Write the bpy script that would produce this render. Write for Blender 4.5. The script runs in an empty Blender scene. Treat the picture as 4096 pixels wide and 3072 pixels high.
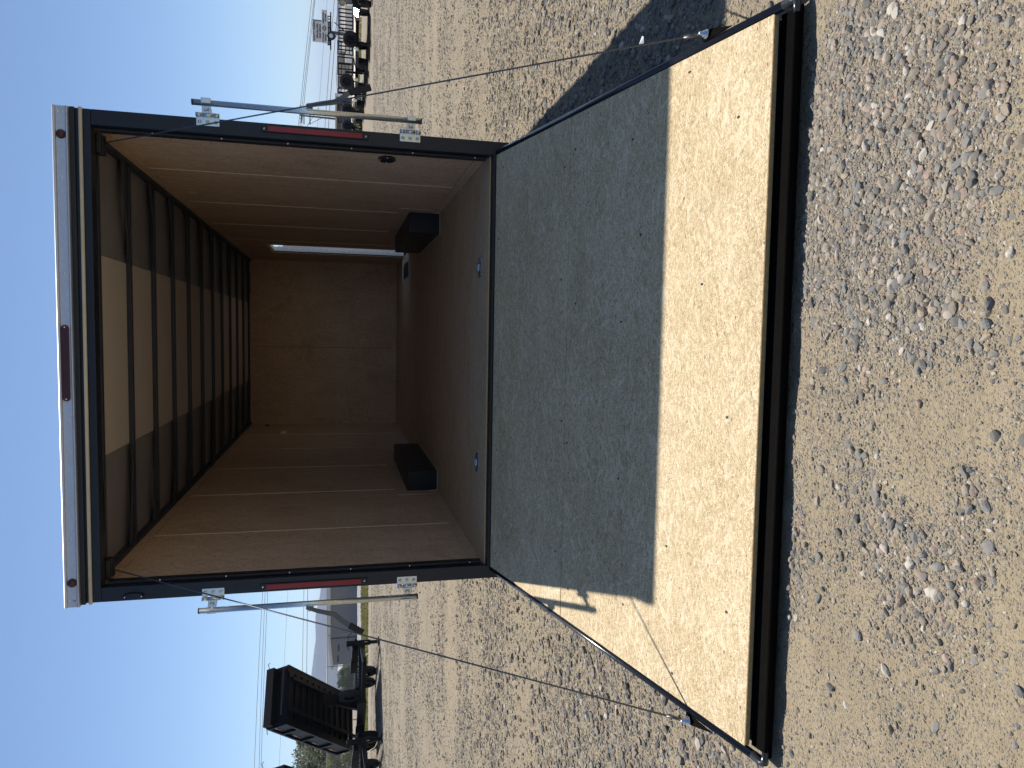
import bpy, math, random
import numpy as np
from mathutils import Vector, Matrix
R = math.radians
sc = bpy.context.scene
col = sc.collection
rng = np.random.default_rng(7)
random.seed(7)

# ------------------------------------------------------------------ camera
CAM = Vector((0.1744, -4.1442, 1.38))
YAW, PIT, ROL, FPX = 0.07009, 0.23467, 0.0009, 2872.7
FW = Vector((-math.sin(YAW)*math.cos(PIT), math.cos(YAW)*math.cos(PIT), -math.sin(PIT)))
RT0 = Vector((math.cos(YAW), math.sin(YAW), 0)); UP0 = RT0.cross(FW)
RT = RT0*math.cos(ROL)+UP0*math.sin(ROL); UP = UP0*math.cos(ROL)-RT0*math.sin(ROL)
cd = bpy.data.cameras.new("camera"); cam = bpy.data.objects.new("camera", cd); col.objects.link(cam)
M = Matrix((( -UP.x, RT.x, -FW.x), (-UP.y, RT.y, -FW.y), (-UP.z, RT.z, -FW.z))).to_4x4()   # phone held sideways
M.translation = CAM
cam.matrix_world = M
cd.sensor_width = 36; cd.lens = 36*FPX/4096; cd.clip_start = 0.05; cd.clip_end = 30000
sc.camera = cam

def at(px, py, Y):
    """point on the vertical plane y=Y seen at that photo position (used to survey the far yard)"""
    D = FW*FPX + RT*(3072-py-1536) - UP*(px-2048)
    t = (Y-CAM.y)/D.y
    return CAM + D*t

# ------------------------------------------------------------------ world, sun, exposure
SUN_DIR = Vector((-0.1318, 0.5008, 0.8555)).normalized()
w = bpy.data.worlds.new("World"); sc.world = w; w.use_nodes = True
nt = w.node_tree; nt.nodes.clear()
sky = nt.nodes.new('ShaderNodeTexSky'); sky.sky_type = 'NISHITA'; sky.sun_disc = False
sky.sun_elevation = math.asin(SUN_DIR.z); sky.sun_rotation = math.atan2(SUN_DIR.x, SUN_DIR.y)
sky.altitude = 1500; sky.air_density = 1.0; sky.dust_density = 0.3; sky.ozone_density = 3.2
bg = nt.nodes.new('ShaderNodeBackground'); bg.inputs[1].default_value = 0.088
wo = nt.nodes.new('ShaderNodeOutputWorld')
nt.links.new(sky.outputs[0], bg.inputs[0]); nt.links.new(bg.outputs[0], wo.inputs[0])
sd = bpy.data.lights.new("sun", 'SUN'); sun = bpy.data.objects.new("sun", sd); col.objects.link(sun)
sd.energy = 4.8; sd.angle = R(0.5); sd.color = (1.0, 0.96, 0.89)
sun.rotation_euler = (-SUN_DIR).to_track_quat('-Z', 'Y').to_euler()
sun.location = (0, 0, 20)
sc.view_settings.view_transform = 'Standard'; sc.view_settings.look = 'None'
sc.view_settings.exposure = 0.46; sc.view_settings.gamma = 1.0
sc.cycles.max_bounces = 10; sc.cycles.diffuse_bounces = 7; sc.cycles.transparent_max_bounces = 12

# ------------------------------------------------------------------ material helpers
class N:
    """tiny node builder"""
    def __init__(s, name):
        s.m = bpy.data.materials.new(name); s.m.use_nodes = True
        s.t = s.m.node_tree; s.t.nodes.clear()
        s.out = s.t.nodes.new('ShaderNodeOutputMaterial')
        s.b = s.t.nodes.new('ShaderNodeBsdfPrincipled')
        s.t.links.new(s.b.outputs[0], s.out.inputs[0])
        s.tc = s.t.nodes.new('ShaderNodeTexCoord').outputs['Object']
    def set(s, **k):
        for a, v in k.items():
            i = s.b.inputs[{'rough':'Roughness','metal':'Metallic','color':'Base Color','spec':'Specular IOR Level','coat':'Coat Weight','normal':'Normal','alpha':'Alpha','sub':'Subsurface Weight','trans':'Transmission Weight'}[a]]
            s.put(i, v)
        return s
    def put(s, i, v):
        if isinstance(v, bpy.types.NodeSocket): s.t.links.new(v, i)
        elif isinstance(v, (tuple, list)) and len(v) == 3 and i.type == 'RGBA': i.default_value = (*v, 1)
        else: i.default_value = v
    def map(s, vec=None, scale=(1,1,1), rot=(0,0,0), loc=(0,0,0)):
        n = s.t.nodes.new('ShaderNodeMapping'); s.put(n.inputs[0], vec or s.tc)
        n.inputs['Location'].default_value = loc; n.inputs['Rotation'].default_value = rot; n.inputs['Scale'].default_value = scale
        return n.outputs[0]
    def noise(s, vec=None, scale=5, detail=4, rough=.55, dist=0, out=0):
        n = s.t.nodes.new('ShaderNodeTexNoise'); s.put(n.inputs['Vector'], vec or s.tc)
        n.inputs['Scale'].default_value = scale; n.inputs['Detail'].default_value = detail
        n.inputs['Roughness'].default_value = rough; n.inputs['Distortion'].default_value = dist
        return n.outputs[out]
    def vor(s, vec=None, scale=5, feature='F1', out='Color', rnd=1.0):
        n = s.t.nodes.new('ShaderNodeTexVoronoi'); n.feature = feature; s.put(n.inputs['Vector'], vec or s.tc)
        n.inputs['Scale'].default_value = scale; n.inputs['Randomness'].default_value = rnd
        return n.outputs[out]
    def ramp(s, f, stops, interp='LINEAR'):
        n = s.t.nodes.new('ShaderNodeValToRGB'); s.put(n.inputs[0], f); e = n.color_ramp.elements
        n.color_ramp.interpolation = interp
        while len(e) < len(stops): e.new(0.5)
        for k, (p, c) in enumerate(stops):
            e[k].position = p; e[k].color = (*c, 1) if not isinstance(c, (int, float)) else (c, c, c, 1)
        return n.outputs[0]
    def math(s, op, a, b=0.0, c=0.0, clamp=False):
        n = s.t.nodes.new('ShaderNodeMath'); n.operation = op; n.use_clamp = clamp
        s.put(n.inputs[0], a); s.put(n.inputs[1], b); s.put(n.inputs[2], c)
        return n.outputs[0]
    def mix(s, f, a, b, mode='MIX'):
        n = s.t.nodes.new('ShaderNodeMix'); n.data_type = 'RGBA'; n.blend_type = mode
        s.put(n.inputs[0], f); s.put(n.inputs[6], a); s.put(n.inputs[7], b)
        return n.outputs[2]
    def sep(s, v):
        n = s.t.nodes.new('ShaderNodeSeparateXYZ'); s.put(n.inputs[0], v); return n.outputs
    def add(s, a, b):
        n = s.t.nodes.new('ShaderNodeVectorMath'); n.operation = 'ADD'; s.put(n.inputs[0], a); s.put(n.inputs[1], b); return n.outputs[0]
    def vscale(s, a, k):
        n = s.t.nodes.new('ShaderNodeVectorMath'); n.operation = 'SCALE'; s.put(n.inputs[0], a); n.inputs[3].default_value = k; return n.outputs[0]
    def bump(s, h, strength=.3, dist=.01, nrm=None):
        n = s.t.nodes.new('ShaderNodeBump'); n.inputs['Strength'].default_value = strength; n.inputs['Distance'].default_value = dist
        s.put(n.inputs['Height'], h)
        if nrm is not None: s.put(n.inputs['Normal'], nrm)
        return n.outputs[0]
    def geo(s, o): return s.t.nodes.new('ShaderNodeNewGeometry').outputs[o]

def plain(name, c, rough=.5, metal=0.0, var=.12, vs=6, spec=.5, bump=0, bs=200):
    n = N(name)
    k = n.noise(scale=vs, detail=5)
    n.set(color=n.mix(k, tuple(x*(1-var) for x in c), tuple(min(1, x*(1+var)) for x in c)), rough=n.math('ADD', n.math('MULTIPLY', n.noise(scale=vs*3), .2), rough-.1, clamp=True), metal=metal, spec=spec)
    if bump: n.set(normal=n.bump(n.noise(scale=bs, detail=2), bump, .002))
    return n.m

def strand(name, ax, tones, dark, spec_d=.5, sc_=1.0, fine=1.0, rough=.75):
    """oriented strand board; ax = index of the axis the strands mostly follow"""
    n = N(name)
    wob = n.vscale(n.noise(scale=22, detail=3, out=1), .014)
    base = n.add(n.tc, wob)
    vals = []
    rots = [0.0, 0.12, -0.2, 0.45, -0.6, 1.2]
    long_, short = 26*sc_, 300*sc_
    pl = {0: (0, 1), 1: (1, 0), 2: (2, 1)}[ax]
    for k, a in enumerate(rots):
        s3 = [short]*3; s3[ax] = long_*(1+.25*(k % 3))
        if k >= 3: s3 = [x*1.35 for x in s3]
        rot = [0, 0, 0]; 
        if ax in (0, 1): rot[2] = a
        else: rot[0] = a; rot[1] = a*.8
        v1 = n.map(base, rot=tuple(rot), loc=(3.1*k, 1.7*k, 5.3*k))
        v2 = n.map(v1, scale=tuple(s3))
        c = n.vor(v2, 1.0)
        vals.append((c, v2))
    h = None; acc = None
    for k, (c, v2) in enumerate(vals):
        ch = n.sep(c)[0]
        if acc is None: acc = ch
        else:
            msk = n.math('GREATER_THAN', n.sep(c)[1], [0, .5, .5, .62, .66, .8][k])
            mm = n.t.nodes.new('ShaderNodeMix'); mm.data_type = 'FLOAT'
            n.put(mm.inputs[0], msk); n.put(mm.inputs[2], acc); n.put(mm.inputs[3], ch); acc = mm.outputs[0]
    fs = [260*fine]*3; fs[ax] = 18*fine
    grain = n.noise(n.map(base, scale=tuple(fs)), scale=1, detail=3, rough=.6)
    fs2 = [110*fine]*3; fs2[ax] = 45*fine
    curl = n.noise(n.map(n.add(n.tc, n.vscale(n.noise(scale=18, detail=3, out=1), .03)), scale=tuple(fs2)), scale=1, detail=4, rough=.7)
    tot = n.math('ADD', n.math('ADD', n.math('MULTIPLY', acc, .42), n.math('MULTIPLY', grain, .46)), n.math('MULTIPLY', curl, .50))
    ps = [5.0]*3; ps[ax] = 1.6
    tot = n.math('ADD', tot, n.math('MULTIPLY', n.math('SUBTRACT', n.noise(n.map(base, scale=tuple(ps)), scale=1.5, detail=4), .5), .24))
    big = n.noise(scale=1.6, detail=3)
    tot = n.math('ADD', tot, n.math('MULTIPLY', n.math('SUBTRACT', big, .5), .22))
    colr = n.ramp(tot, [(.38, tones[0]), (.54, tones[1]), (.72, tones[2]), (.92, tones[3])])
    # a few long pale strands lying on top, and grey rubbed smudges
    for q, (rz_, th) in enumerate(((.15, .93), (-.55, .955), (.9, .965))):
        rot = [0, 0, 0]
        if ax in (0, 1): rot[2] = rz_
        else: rot[0] = rz_
        sv = [75*sc_]*3; sv[ax] = 13*sc_
        vv = n.map(n.map(base, rot=tuple(rot), loc=(q*7.7, q*3.3, q*1.9)), scale=tuple(sv))
        big_s = n.math('MULTIPLY', n.math('GREATER_THAN', n.sep(n.vor(vv, 1.0))[1], th), n.math('GREATER_THAN', n.noise(scale=5+q, detail=1), .45))
        colr = n.mix(n.math('MULTIPLY', big_s, .45), colr, tones[3])
    smud = n.ramp(n.noise(scale=2.3, detail=4, rough=.65), [(.56, 0), (.70, 1)])
    colr = n.mix(n.math('MULTIPLY', smud, .22), colr, tones[0])
    s4 = [95*fine]*3; s4[ax] = 28*fine
    d1 = n.vor(n.map(base, scale=tuple(s4), loc=(9, 4, 2)), 1.0, out='Distance')
    d2 = n.vor(n.map(base, scale=tuple(s4), loc=(9, 4, 2)), 1.0, out='Color')
    fl = n.math('MULTIPLY', n.math('LESS_THAN', d1, .2), n.math('GREATER_THAN', n.sep(d2)[2], .90))
    colr = n.mix(n.math('MULTIPLY', fl, spec_d), colr, dark)
    n.set(color=colr, rough=rough, spec=.25, normal=n.bump(n.math('ADD', tot, n.math('MULTIPLY', fl, -.6)), .35, .002))
    return n.m

MAT = {}
MAT['osb_ramp'] = strand('osb_ramp', 0, [(.24, .165, .085), (.44, .325, .175), (.57, .435, .250), (.76, .63, .43)], (.05, .03, .015), .75)
MAT['osb_wall'] = strand('osb_wall', 2, [(.24, .150, .095), (.45, .305, .205), (.56, .39, .27), (.70, .52, .375)], (.075, .045, .025), .85, fine=.8)
MAT['osb_floor'] = strand('osb_floor', 0, [(.28, .190, .105), (.50, .350, .205), (.60, .43, .26), (.72, .54, .35)], (.09, .055, .03), .6, rough=.8)
MAT['osb_edge'] = plain('osb_edge', (.60, .37, .16), .8, vs=60, var=.5)
MAT['trim_wood'] = plain('trim_wood', (.66, .53, .40), .7, var=.2, vs=30)
MAT['black_steel'] = plain('black_steel', (.016, .017, .020), .42, var=.3, vs=8, spec=.35)
MAT['black_gloss'] = plain('black_gloss', (.010, .014, .024), .34, var=.3, vs=5, spec=.35)
MAT['rail_black'] = plain('rail_black', (.022, .023, .025), .22, var=.3, vs=30, spec=.6)
MAT['black_flat'] = plain('black_flat', (.004, .0035, .003), .8, var=.3, vs=8, spec=.03)
MAT['black_rubber'] = plain('black_rubber', (.022, .022, .023), .8, var=.3, vs=30)
MAT['far_black'] = plain('far_black', (.006, .006, .0075), .4, var=.3, vs=3, spec=.15)
MAT['roof_bow'] = plain('roof_bow_paint', (.026, .034, .052), .5, var=.3, vs=12)
MAT['roof_skin'] = plain('roof_skin', (.28, .26, .26), .45, var=.25, vs=3)
MAT['felt'] = plain('felt', (.040, .050, .075), .9, var=.2, vs=30)
MAT['ceil_board'] = plain('ceil_board', (.60, .52, .44), .8, var=.08, vs=4)
MAT['galv'] = None
def galv(name, c, rough, bend=.25):
    n = N(name); k = n.vor(scale=90); v = n.noise(scale=14, detail=4)
    n.set(color=n.mix(n.math('MULTIPLY', n.sep(k)[0], .35), c, tuple(x*.72 for x in c)), metal=.9, rough=n.math('ADD', rough, n.math('MULTIPLY', v, .2)), normal=n.bump(n.noise(n.map(scale=(200, 200, 6)), scale=1, detail=2), .05, .001))
    return n.m
MAT['galv'] = galv('zinc_plate', (.62, .66, .68), .18)
MAT['alu'] = galv('aluminium', (.56, .60, .68), .42)
MAT['dull_steel'] = plain('dull_steel', (.13, .125, .115), .42, metal=.6, var=.3, vs=25)
MAT['sign_pole'] = plain('sign_pole_paint', (.20, .18, .165), .6)
MAT['sign_panel'] = plain('sign_panel', (.34, .31, .33), .6)
MAT['chrome'] = galv('polished_steel', (.9, .9, .9), .05)
MAT['bolt'] = galv('bolt_steel', (.75, .77, .8), .12)
MAT['white_paint'] = plain('white_paint', (.78, .78, .76), .4, var=.04)
MAT['ivory'] = plain('ivory_seal', (.55, .48, .35), .6, var=.15, vs=20)
MAT['cable'] = plain('cable_steel', (.10, .115, .13), .45, metal=.4, var=.3, vs=300)
def lens(name, c, rough=.15):
    n = N(name); k = n.noise(scale=120, detail=2)
    n.set(color=n.mix(k, tuple(x*.7 for x in c), c), rough=rough+.15, spec=.4, coat=.15, normal=n.bump(n.noise(n.map(scale=(1, 1, 1)), scale=260, detail=0), .15, .002))
    return n.m
MAT['red_lens'] = lens('red_lens', (.29, .002, .016))
MAT['maroon_lens'] = lens('maroon_lens', (.07, .014, .020))
MAT['amber_lens'] = lens('amber_lens', (.85, .28, .02))
MAT['red_tape'] = plain('red_tape', (.6, .03, .03), .4)
MAT['white_tape'] = plain('white_tape', (.72, .72, .7), .4)
MAT['letter_grey'] = plain('letter_grey', (.75, .76, .78), .5, var=.03)
MAT['letter_blue'] = plain('letter_blue', (.03, .05, .30), .5, var=.03)
MAT['ink'] = plain('sign_ink', (.012, .014, .022), .6, var=.05)
MAT['sign_white'] = plain('sign_white', (.74, .74, .76), .6, var=.06)
MAT['sign_edge'] = plain('sign_edge', (.16, .24, .22), .6)
MAT['hose_red'] = plain('hose_red', (.35, .03, .015), .6)

# ------------------------------------------------------------------ mesh helpers
class MB:
    def __init__(s): s.v = []; s.f = []; s.sm = []
    def addv(s, vs, fs, smooth=False):
        o = len(s.v); s.v += [tuple(v) for v in vs]; s.f += [tuple(i+o for i in f) for f in fs]; s.sm += [smooth]*len(fs)
        return s
    def box(s, a, b, m=None):
        x0, y0, z0 = a; x1, y1, z1 = b
        vs = [(x0,y0,z0),(x1,y0,z0),(x1,y1,z0),(x0,y1,z0),(x0,y0,z1),(x1,y0,z1),(x1,y1,z1),(x0,y1,z1)]
        if m is not None: vs = [m @ Vector(v) for v in vs]
        return s.addv(vs, [(0,3,2,1),(4,5,6,7),(0,1,5,4),(1,2,6,5),(2,3,7,6),(3,0,4,7)])
    def hexa(s, p):      # 8 corner points in box order
        return s.addv(p, [(0,3,2,1),(4,5,6,7),(0,1,5,4),(1,2,6,5),(2,3,7,6),(3,0,4,7)])
    def tube(s, pts, r, n=10, cap=True):
        pts = [Vector(p) for p in pts]; rs = r if isinstance(r, (list, tuple)) else [r]*len(pts)
        vs = []; prev = None
        for i, p in enumerate(pts):
            d = (pts[min(i+1, len(pts)-1)]-pts[max(i-1, 0)]).normalized()
            if prev is None:
                a = Vector((0, 0, 1)) if abs(d.z) < .9 else Vector((1, 0, 0)); u = d.cross(a).normalized()
            else: u = (prev - d*prev.dot(d)).normalized()
            prev = u; v = d.cross(u)
            vs += [p+(u*math.cos(2*math.pi*k/n)+v*math.sin(2*math.pi*k/n))*rs[i] for k in range(n)]
        fs = []
        for i in range(len(pts)-1):
            for k in range(n):
                a = i*n+k; b = i*n+(k+1) % n; fs.append((a, b, b+n, a+n))
        s.addv(vs, fs, True)
        if cap:
            o = len(s.v)-len(vs); s.f.append(tuple(o+k for k in reversed(range(n)))); s.sm.append(False)
            s.f.append(tuple(o+(len(pts)-1)*n+k for k in range(n))); s.sm.append(False)
        return s
    def lathe(s, prof, c, axis='z', n=24, m=None):
        vs = []
        for (r, h) in prof:
            for k in range(n):
                a = 2*math.pi*k/n; q = (r*math.cos(a), r*math.sin(a), h)
                q = {'z': q, 'y': (q[0], q[2], q[1]), 'x': (q[2], q[0], q[1])}[axis]
                p = Vector(q)+Vector(c)
                vs.append(m @ p if m is not None else p)
        fs = []
        for i in range(len(prof)-1):
            for k in range(n):
                a = i*n+k; b = i*n+(k+1) % n
                fs.append((a, b, b+n, a+n) if axis != 'y' else (a, a+n, b+n, b))
        return s.addv(vs, fs, True)
    def prism(s, poly, d):       # poly: list of 3D points in a plane, d: extrusion vector
        n = len(poly); d = Vector(d); vs = [Vector(p) for p in poly]; vs += [p+d for p in vs]
        fs = [tuple(reversed(range(n))), tuple(range(n, 2*n))]+[(k, (k+1) % n, n+(k+1) % n, n+k) for k in range(n)]
        return s.addv(vs, fs)
    def disc(s, c, u, v, ru, rv, d, n=20):
        c, u, v = Vector(c), Vector(u), Vector(v)
        return s.prism([c+u*ru*math.cos(2*math.pi*k/n)+v*rv*math.sin(2*math.pi*k/n) for k in range(n)], d)

def mk(name, mb, mat, parent=None, bevel=0, seg=2):
    me = bpy.data.meshes.new(name)
    off = Vector((0, 0, 0))
    if parent is not None and parent.get('_abs'): off = Vector(parent['_abs'])
    me.from_pydata([tuple(Vector(v)-off) for v in mb.v], [], mb.f); me.update()
    import bmesh
    b = bmesh.new(); b.from_mesh(me); bmesh.ops.recalc_face_normals(b, faces=b.faces); b.to_mesh(me); b.free()
    for p, q in zip(me.polygons, mb.sm): p.use_smooth = q
    me.materials.append(MAT[mat] if isinstance(mat, str) else mat)
    o = bpy.data.objects.new(name, me); col.objects.link(o)
    if parent is not None:
        o.parent = parent
        if parent.type == 'MESH' and parent.get('_o') is not None: pass
    if bevel:
        m = o.modifiers.new('bevel', 'BEVEL'); m.width = bevel; m.segments = seg; m.limit_method = 'ANGLE'; m.angle_limit = R(35)
        me.shade_smooth() if hasattr(me, 'shade_smooth') else None
        for p, q in zip(me.polygons, mb.sm): p.use_smooth = True
        wn = o.modifiers.new('wn', 'WEIGHTED_NORMAL'); wn.keep_sharp = False
    if parent is not None and parent.get('_abs'): o['_abs'] = list(parent['_abs'])
    return o

def thing(name, loc, label, cat, group=None, rz=0, world=True):
    o = bpy.data.objects.new(name, None); col.objects.link(o); o.location = loc; o.rotation_euler = (0, 0, rz)
    o.empty_display_size = .3
    o['label'] = label; o['category'] = cat
    if group: o['group'] = group
    if world: o['_abs'] = list(loc)        # parts are written in world coordinates
    return o
def tag(o, label, cat, group=None):
    o['label'] = label; o['category'] = cat
    if group: o['group'] = group
    return o
def copy_tree(o, parent=None):
    c = o.copy(); col.objects.link(c)
    if parent is not None: c.parent = parent
    for ch in list(o.children): copy_tree(ch, c)
    return c
def np_mesh(name, V, F, mat, smooth=False):
    """V (n,3), F (m,3|4) numpy"""
    me = bpy.data.meshes.new(name); k = F.shape[1]
    me.vertices.add(len(V)); me.vertices.foreach_set('co', V.astype(np.float32).ravel())
    me.loops.add(F.size); me.loops.foreach_set('vertex_index', F.astype(np.int32).ravel())
    me.polygons.add(len(F)); me.polygons.foreach_set('loop_start', np.arange(0, F.size, k, dtype=np.int32))
    me.polygons.foreach_set('loop_total', np.full(len(F), k, dtype=np.int32))
    me.polygons.foreach_set('use_smooth', np.full(len(F), smooth))
    me.update(calc_edges=True); me.materials.append(mat)
    o = bpy.data.objects.new(name, me); col.objects.link(o); return o

# ------------------------------------------------------------------ ground
def hash2(ix, iy, s):
    h = (ix.astype(np.int64)*374761393 + iy.astype(np.int64)*668265263 + s*1442695041) & 0xffffffff
    h = ((h ^ (h >> 13))*1274126177) & 0xffffffff
    return ((h ^ (h >> 16)) & 0xffff)/65535.0
def vnoise(x, y, s):
    ix, iy = np.floor(x), np.floor(y); fx, fy = x-ix, y-iy
    fx = fx*fx*(3-2*fx); fy = fy*fy*(3-2*fy); ix = ix.astype(np.int64); iy = iy.astype(np.int64)
    a = hash2(ix, iy, s); b = hash2(ix+1, iy, s); c = hash2(ix, iy+1, s); d = hash2(ix+1, iy+1, s)
    return (a*(1-fx)+b*fx)*(1-fy)+(c*(1-fx)+d*fx)*fy
def ground_z(x, y):
    near = np.exp(-((x/9)**2+((y+1)/9)**2))
    z = (vnoise(x*1.3, y*1.3, 1)-.5)*.022 + (vnoise(x*4.3+.7, y*4.3, 2)-.5)*.012
    z = z + ((vnoise(x*13, y*13, 3)-.5)*.008+(vnoise(x*31, y*31, 4)-.5)*.0045+(vnoise(x*75, y*75, 5)-.5)*.0022)*near
    z = z*np.clip(1.2-np.hypot(x, y)/120, .0, 1)
    # keep clear of the ramp foot
    ramp = np.clip((1.35-np.abs(x))/.1, 0, 1)*np.clip((y+2.3)/.12, 0, 1)*np.clip((.2-y)/.3, 0, 1)
    z = z - ramp*.012
    s = np.clip((y-52)/45, 0, 1); z = z - 1.7*s*s*(3-2*s)
    return z
def steps(a, b, d0, g, far):
    """coords: uniform d0 on [a,b], growing outside to +-far"""
    mid = list(np.arange(a, b, d0)); lo = []; x, d = a, d0
    while x > -far: d *= g; x -= d; lo.append(x)
    hi = []; x, d = b, d0
    while x < far: d *= g; x += d; hi.append(x)
    return np.array(lo[::-1]+mid+hi)
gx = steps(-1.5, 1.7, .0095, 1.05, 9000); gy = steps(-3.05, -1.95, .0095, 1.035, 9000)
gy = gy[gy > -400]
XX, YY = np.meshgrid(gx, gy); ZZ = ground_z(XX, YY)
V = np.stack([XX, YY, ZZ], -1).reshape(-1, 3); nx = len(gx); ny = len(gy)
i = np.arange(nx*ny).reshape(ny, nx); F = np.stack([i[:-1, :-1], i[:-1, 1:], i[1:, 1:], i[1:, :-1]], -1).reshape(-1, 4)

n = N('gravel_dirt')
pos = n.geo('Position')
sx = n.sep(pos)
fine = n.noise(pos, scale=420, detail=3, rough=.7)
mid = n.noise(pos, scale=95, detail=4, rough=.7)
pat = n.noise(pos, scale=.9, detail=5, rough=.6)
pat2 = n.noise(n.map(pos, scale=(.35, 1, 1)), scale=.35, detail=4)
dirt = n.mix(n.math('ADD', n.math('MULTIPLY', fine, .5), n.math('MULTIPLY', mid, .5)), (.165, .130, .082), (.43, .352, .238))
dirt = n.mix(n.ramp(n.noise(pos, scale=3.2, detail=4), [(.35, 0), (.7, 1)]), dirt, n.mix(.5, dirt, (.40, .325, .215)))
# small embedded stones: coloured voronoi cells
def cells(scale, thr):
    wv = n.add(pos, n.vscale(n.noise(pos, scale=scale*1.7, detail=1, out=1), .25/scale))
    c = n.vor(wv, scale); d = n.vor(wv, scale, out='Distance')
    dome = n.math('SUBTRACT', .55, d, clamp=True)
    m = n.math('MULTIPLY', n.math('LESS_THAN', d, .42), n.math('GREATER_THAN', n.sep(c)[1], thr))
    tone = n.ramp(n.sep(c)[0], [(0, (.10, .098, .098)), (.3, (.20, .19, .178)), (.55, (.29, .255, .22)), (.75, (.36, .30, .245)), (1, (.50, .45, .39))])
    return m, tone, dome
m1, t1, h1 = cells(160, .30); m2, t2, h2 = cells(75, .50); m3, t3, h3 = cells(38, .45)
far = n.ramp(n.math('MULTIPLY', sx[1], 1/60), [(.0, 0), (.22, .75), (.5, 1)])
patm = n.ramp(n.math('ADD', pat, n.math('MULTIPLY', n.math('SUBTRACT', pat2, .5), .8)), [(.40, 0), (.60, 1)])
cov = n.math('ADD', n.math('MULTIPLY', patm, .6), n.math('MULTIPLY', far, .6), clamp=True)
c = n.mix(n.math('MULTIPLY', m1, n.math('ADD', .35, n.math('MULTIPLY', cov, .65))), dirt, t1)
c = n.mix(n.math('MULTIPLY', m2, n.math('ADD', .25, n.math('MULTIPLY', cov, .75))), c, t2)
c = n.mix(n.math('MULTIPLY', m3, n.math('MULTIPLY', cov, n.math('ADD', .3, n.math('MULTIPLY', far, .7)))), c, t3)
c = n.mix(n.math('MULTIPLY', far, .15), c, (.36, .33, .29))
damp = n.ramp(n.noise(n.map(pos, scale=(.25, 1.2, 1)), scale=.8, detail=5, rough=.7), [(.50, 0), (.72, 1)])
c = n.mix(n.math('MULTIPLY', damp, .35), c, (.21, .175, .125))
hh = n.math('ADD', n.math('ADD', n.math('MULTIPLY', fine, .10), n.math('MULTIPLY', mid, .38)), n.math('ADD', n.math('MULTIPLY', n.math('MULTIPLY', m1, h1), .5), n.math('MULTIPLY', n.math('MULTIPLY', m2, h2), n.math('ADD', .3, n.math('MULTIPLY', cov, 1.0)))))
hh = n.math('ADD', hh, n.math('MULTIPLY', n.math('MULTIPLY', m3, h3), n.math('MULTIPLY', cov, 2.2)))
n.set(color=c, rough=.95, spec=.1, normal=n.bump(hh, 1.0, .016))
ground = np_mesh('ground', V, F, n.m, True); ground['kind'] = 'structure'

# gravel: real stones, denser and finer towards the camera
def ico(sub):
    import bmesh
    if sub == 0:
        return np.array([(1, 0, 0), (-1, 0, 0), (0, 1, 0), (0, -1, 0), (0, 0, 1), (0, 0, -1)], float), np.array([(0, 2, 4), (2, 1, 4), (1, 3, 4), (3, 0, 4), (2, 0, 5), (1, 2, 5), (3, 1, 5), (0, 3, 5)])
    b = bmesh.new(); bmesh.ops.create_icosphere(b, subdivisions=sub, radius=1.0)
    v = np.array([x.co[:] for x in b.verts]); b.verts.index_update(); f = np.array([[q.index for q in p.verts] for p in b.faces]); b.free(); return v, f
def templates(sub, k):
    v, f = ico(sub); out = []
    for j in range(k):
        w_ = v.copy(); r2 = np.random.default_rng(100+j+sub*50)
        for _ in range(9):
            nn = r2.normal(size=3); nn /= np.linalg.norm(nn); d = r2.uniform(.50, .86)
            e = w_@nn-d; w_ -= np.clip(e, 0, None)[:, None]*nn*.92
        w_ *= 1+r2.uniform(-.02, .02, (len(v), 1))*(1 if sub else 10); out.append(w_)
    return np.array(out), f
gm = N('stone')
ri = gm.geo('Random Per Island')
st = gm.ramp(ri, [(0, (.065, .072, .078)), (.20, (.125, .134, .140)), (.44, (.185, .192, .190)), (.53, (.16, .135, .115)), (.66, (.25, .215, .175)), (.80, (.31, .265, .21)), (.87, (.27, .185, .145)), (.95, (.40, .36, .31)), (1, (.50, .47, .42))])
sp = gm.noise(gm.geo('Position'), scale=260, detail=3, rough=.7)
dustn = gm.sep(gm.geo('Normal'))[2]
st2 = gm.mix(gm.math('MULTIPLY', sp, .5), st, gm.mix(.5, st, (.38, .31, .22)))
st2 = gm.mix(gm.math('MULTIPLY', gm.noise(gm.geo('Position'), scale=40, detail=3), .25), st2, (.36, .30, .215))
gm.set(color=st2, rough=.9, spec=.2, normal=gm.bump(gm.noise(gm.geo('Position'), scale=500, detail=3), .35, .002))
def scatter(name, P, S, sub, smooth):
    T, f = templates(sub, 14); k = rng.integers(0, len(T), len(P)); nv = T.shape[1]
    A = T[k]*np.stack([rng.uniform(.75, 1.25, len(P)), rng.uniform(.6, 1.0, len(P)), rng.uniform(.38, .72, len(P))], -1)[:, None, :]*S[:, None, None]
    tx = rng.normal(0, .22, len(P)); a = rng.uniform(0, 6.283, len(P))
    c, s = np.cos(tx)[:, None], np.sin(tx)[:, None]; y = A[..., 1]*c-A[..., 2]*s; z = A[..., 1]*s+A[..., 2]*c; x = A[..., 0]
    c, s = np.cos(a)[:, None], np.sin(a)[:, None]; X = x*c-y*s; Y = x*s+y*c
    sink = rng.uniform(-.15, .35, len(P))*S
    Z = z+(ground_z(P[:, 0], P[:, 1])+sink*.6)[:, None]
    Vv = np.stack([X+P[:, 0:1], Y+P[:, 1:2], Z], -1).reshape(-1, 3)
    Ff = (f[None]+(np.arange(len(P))*nv)[:, None, None]).reshape(-1, 3)
    o = np_mesh(name, Vv, Ff, gm.m, smooth); o['kind'] = 'stuff'; return o
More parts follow.
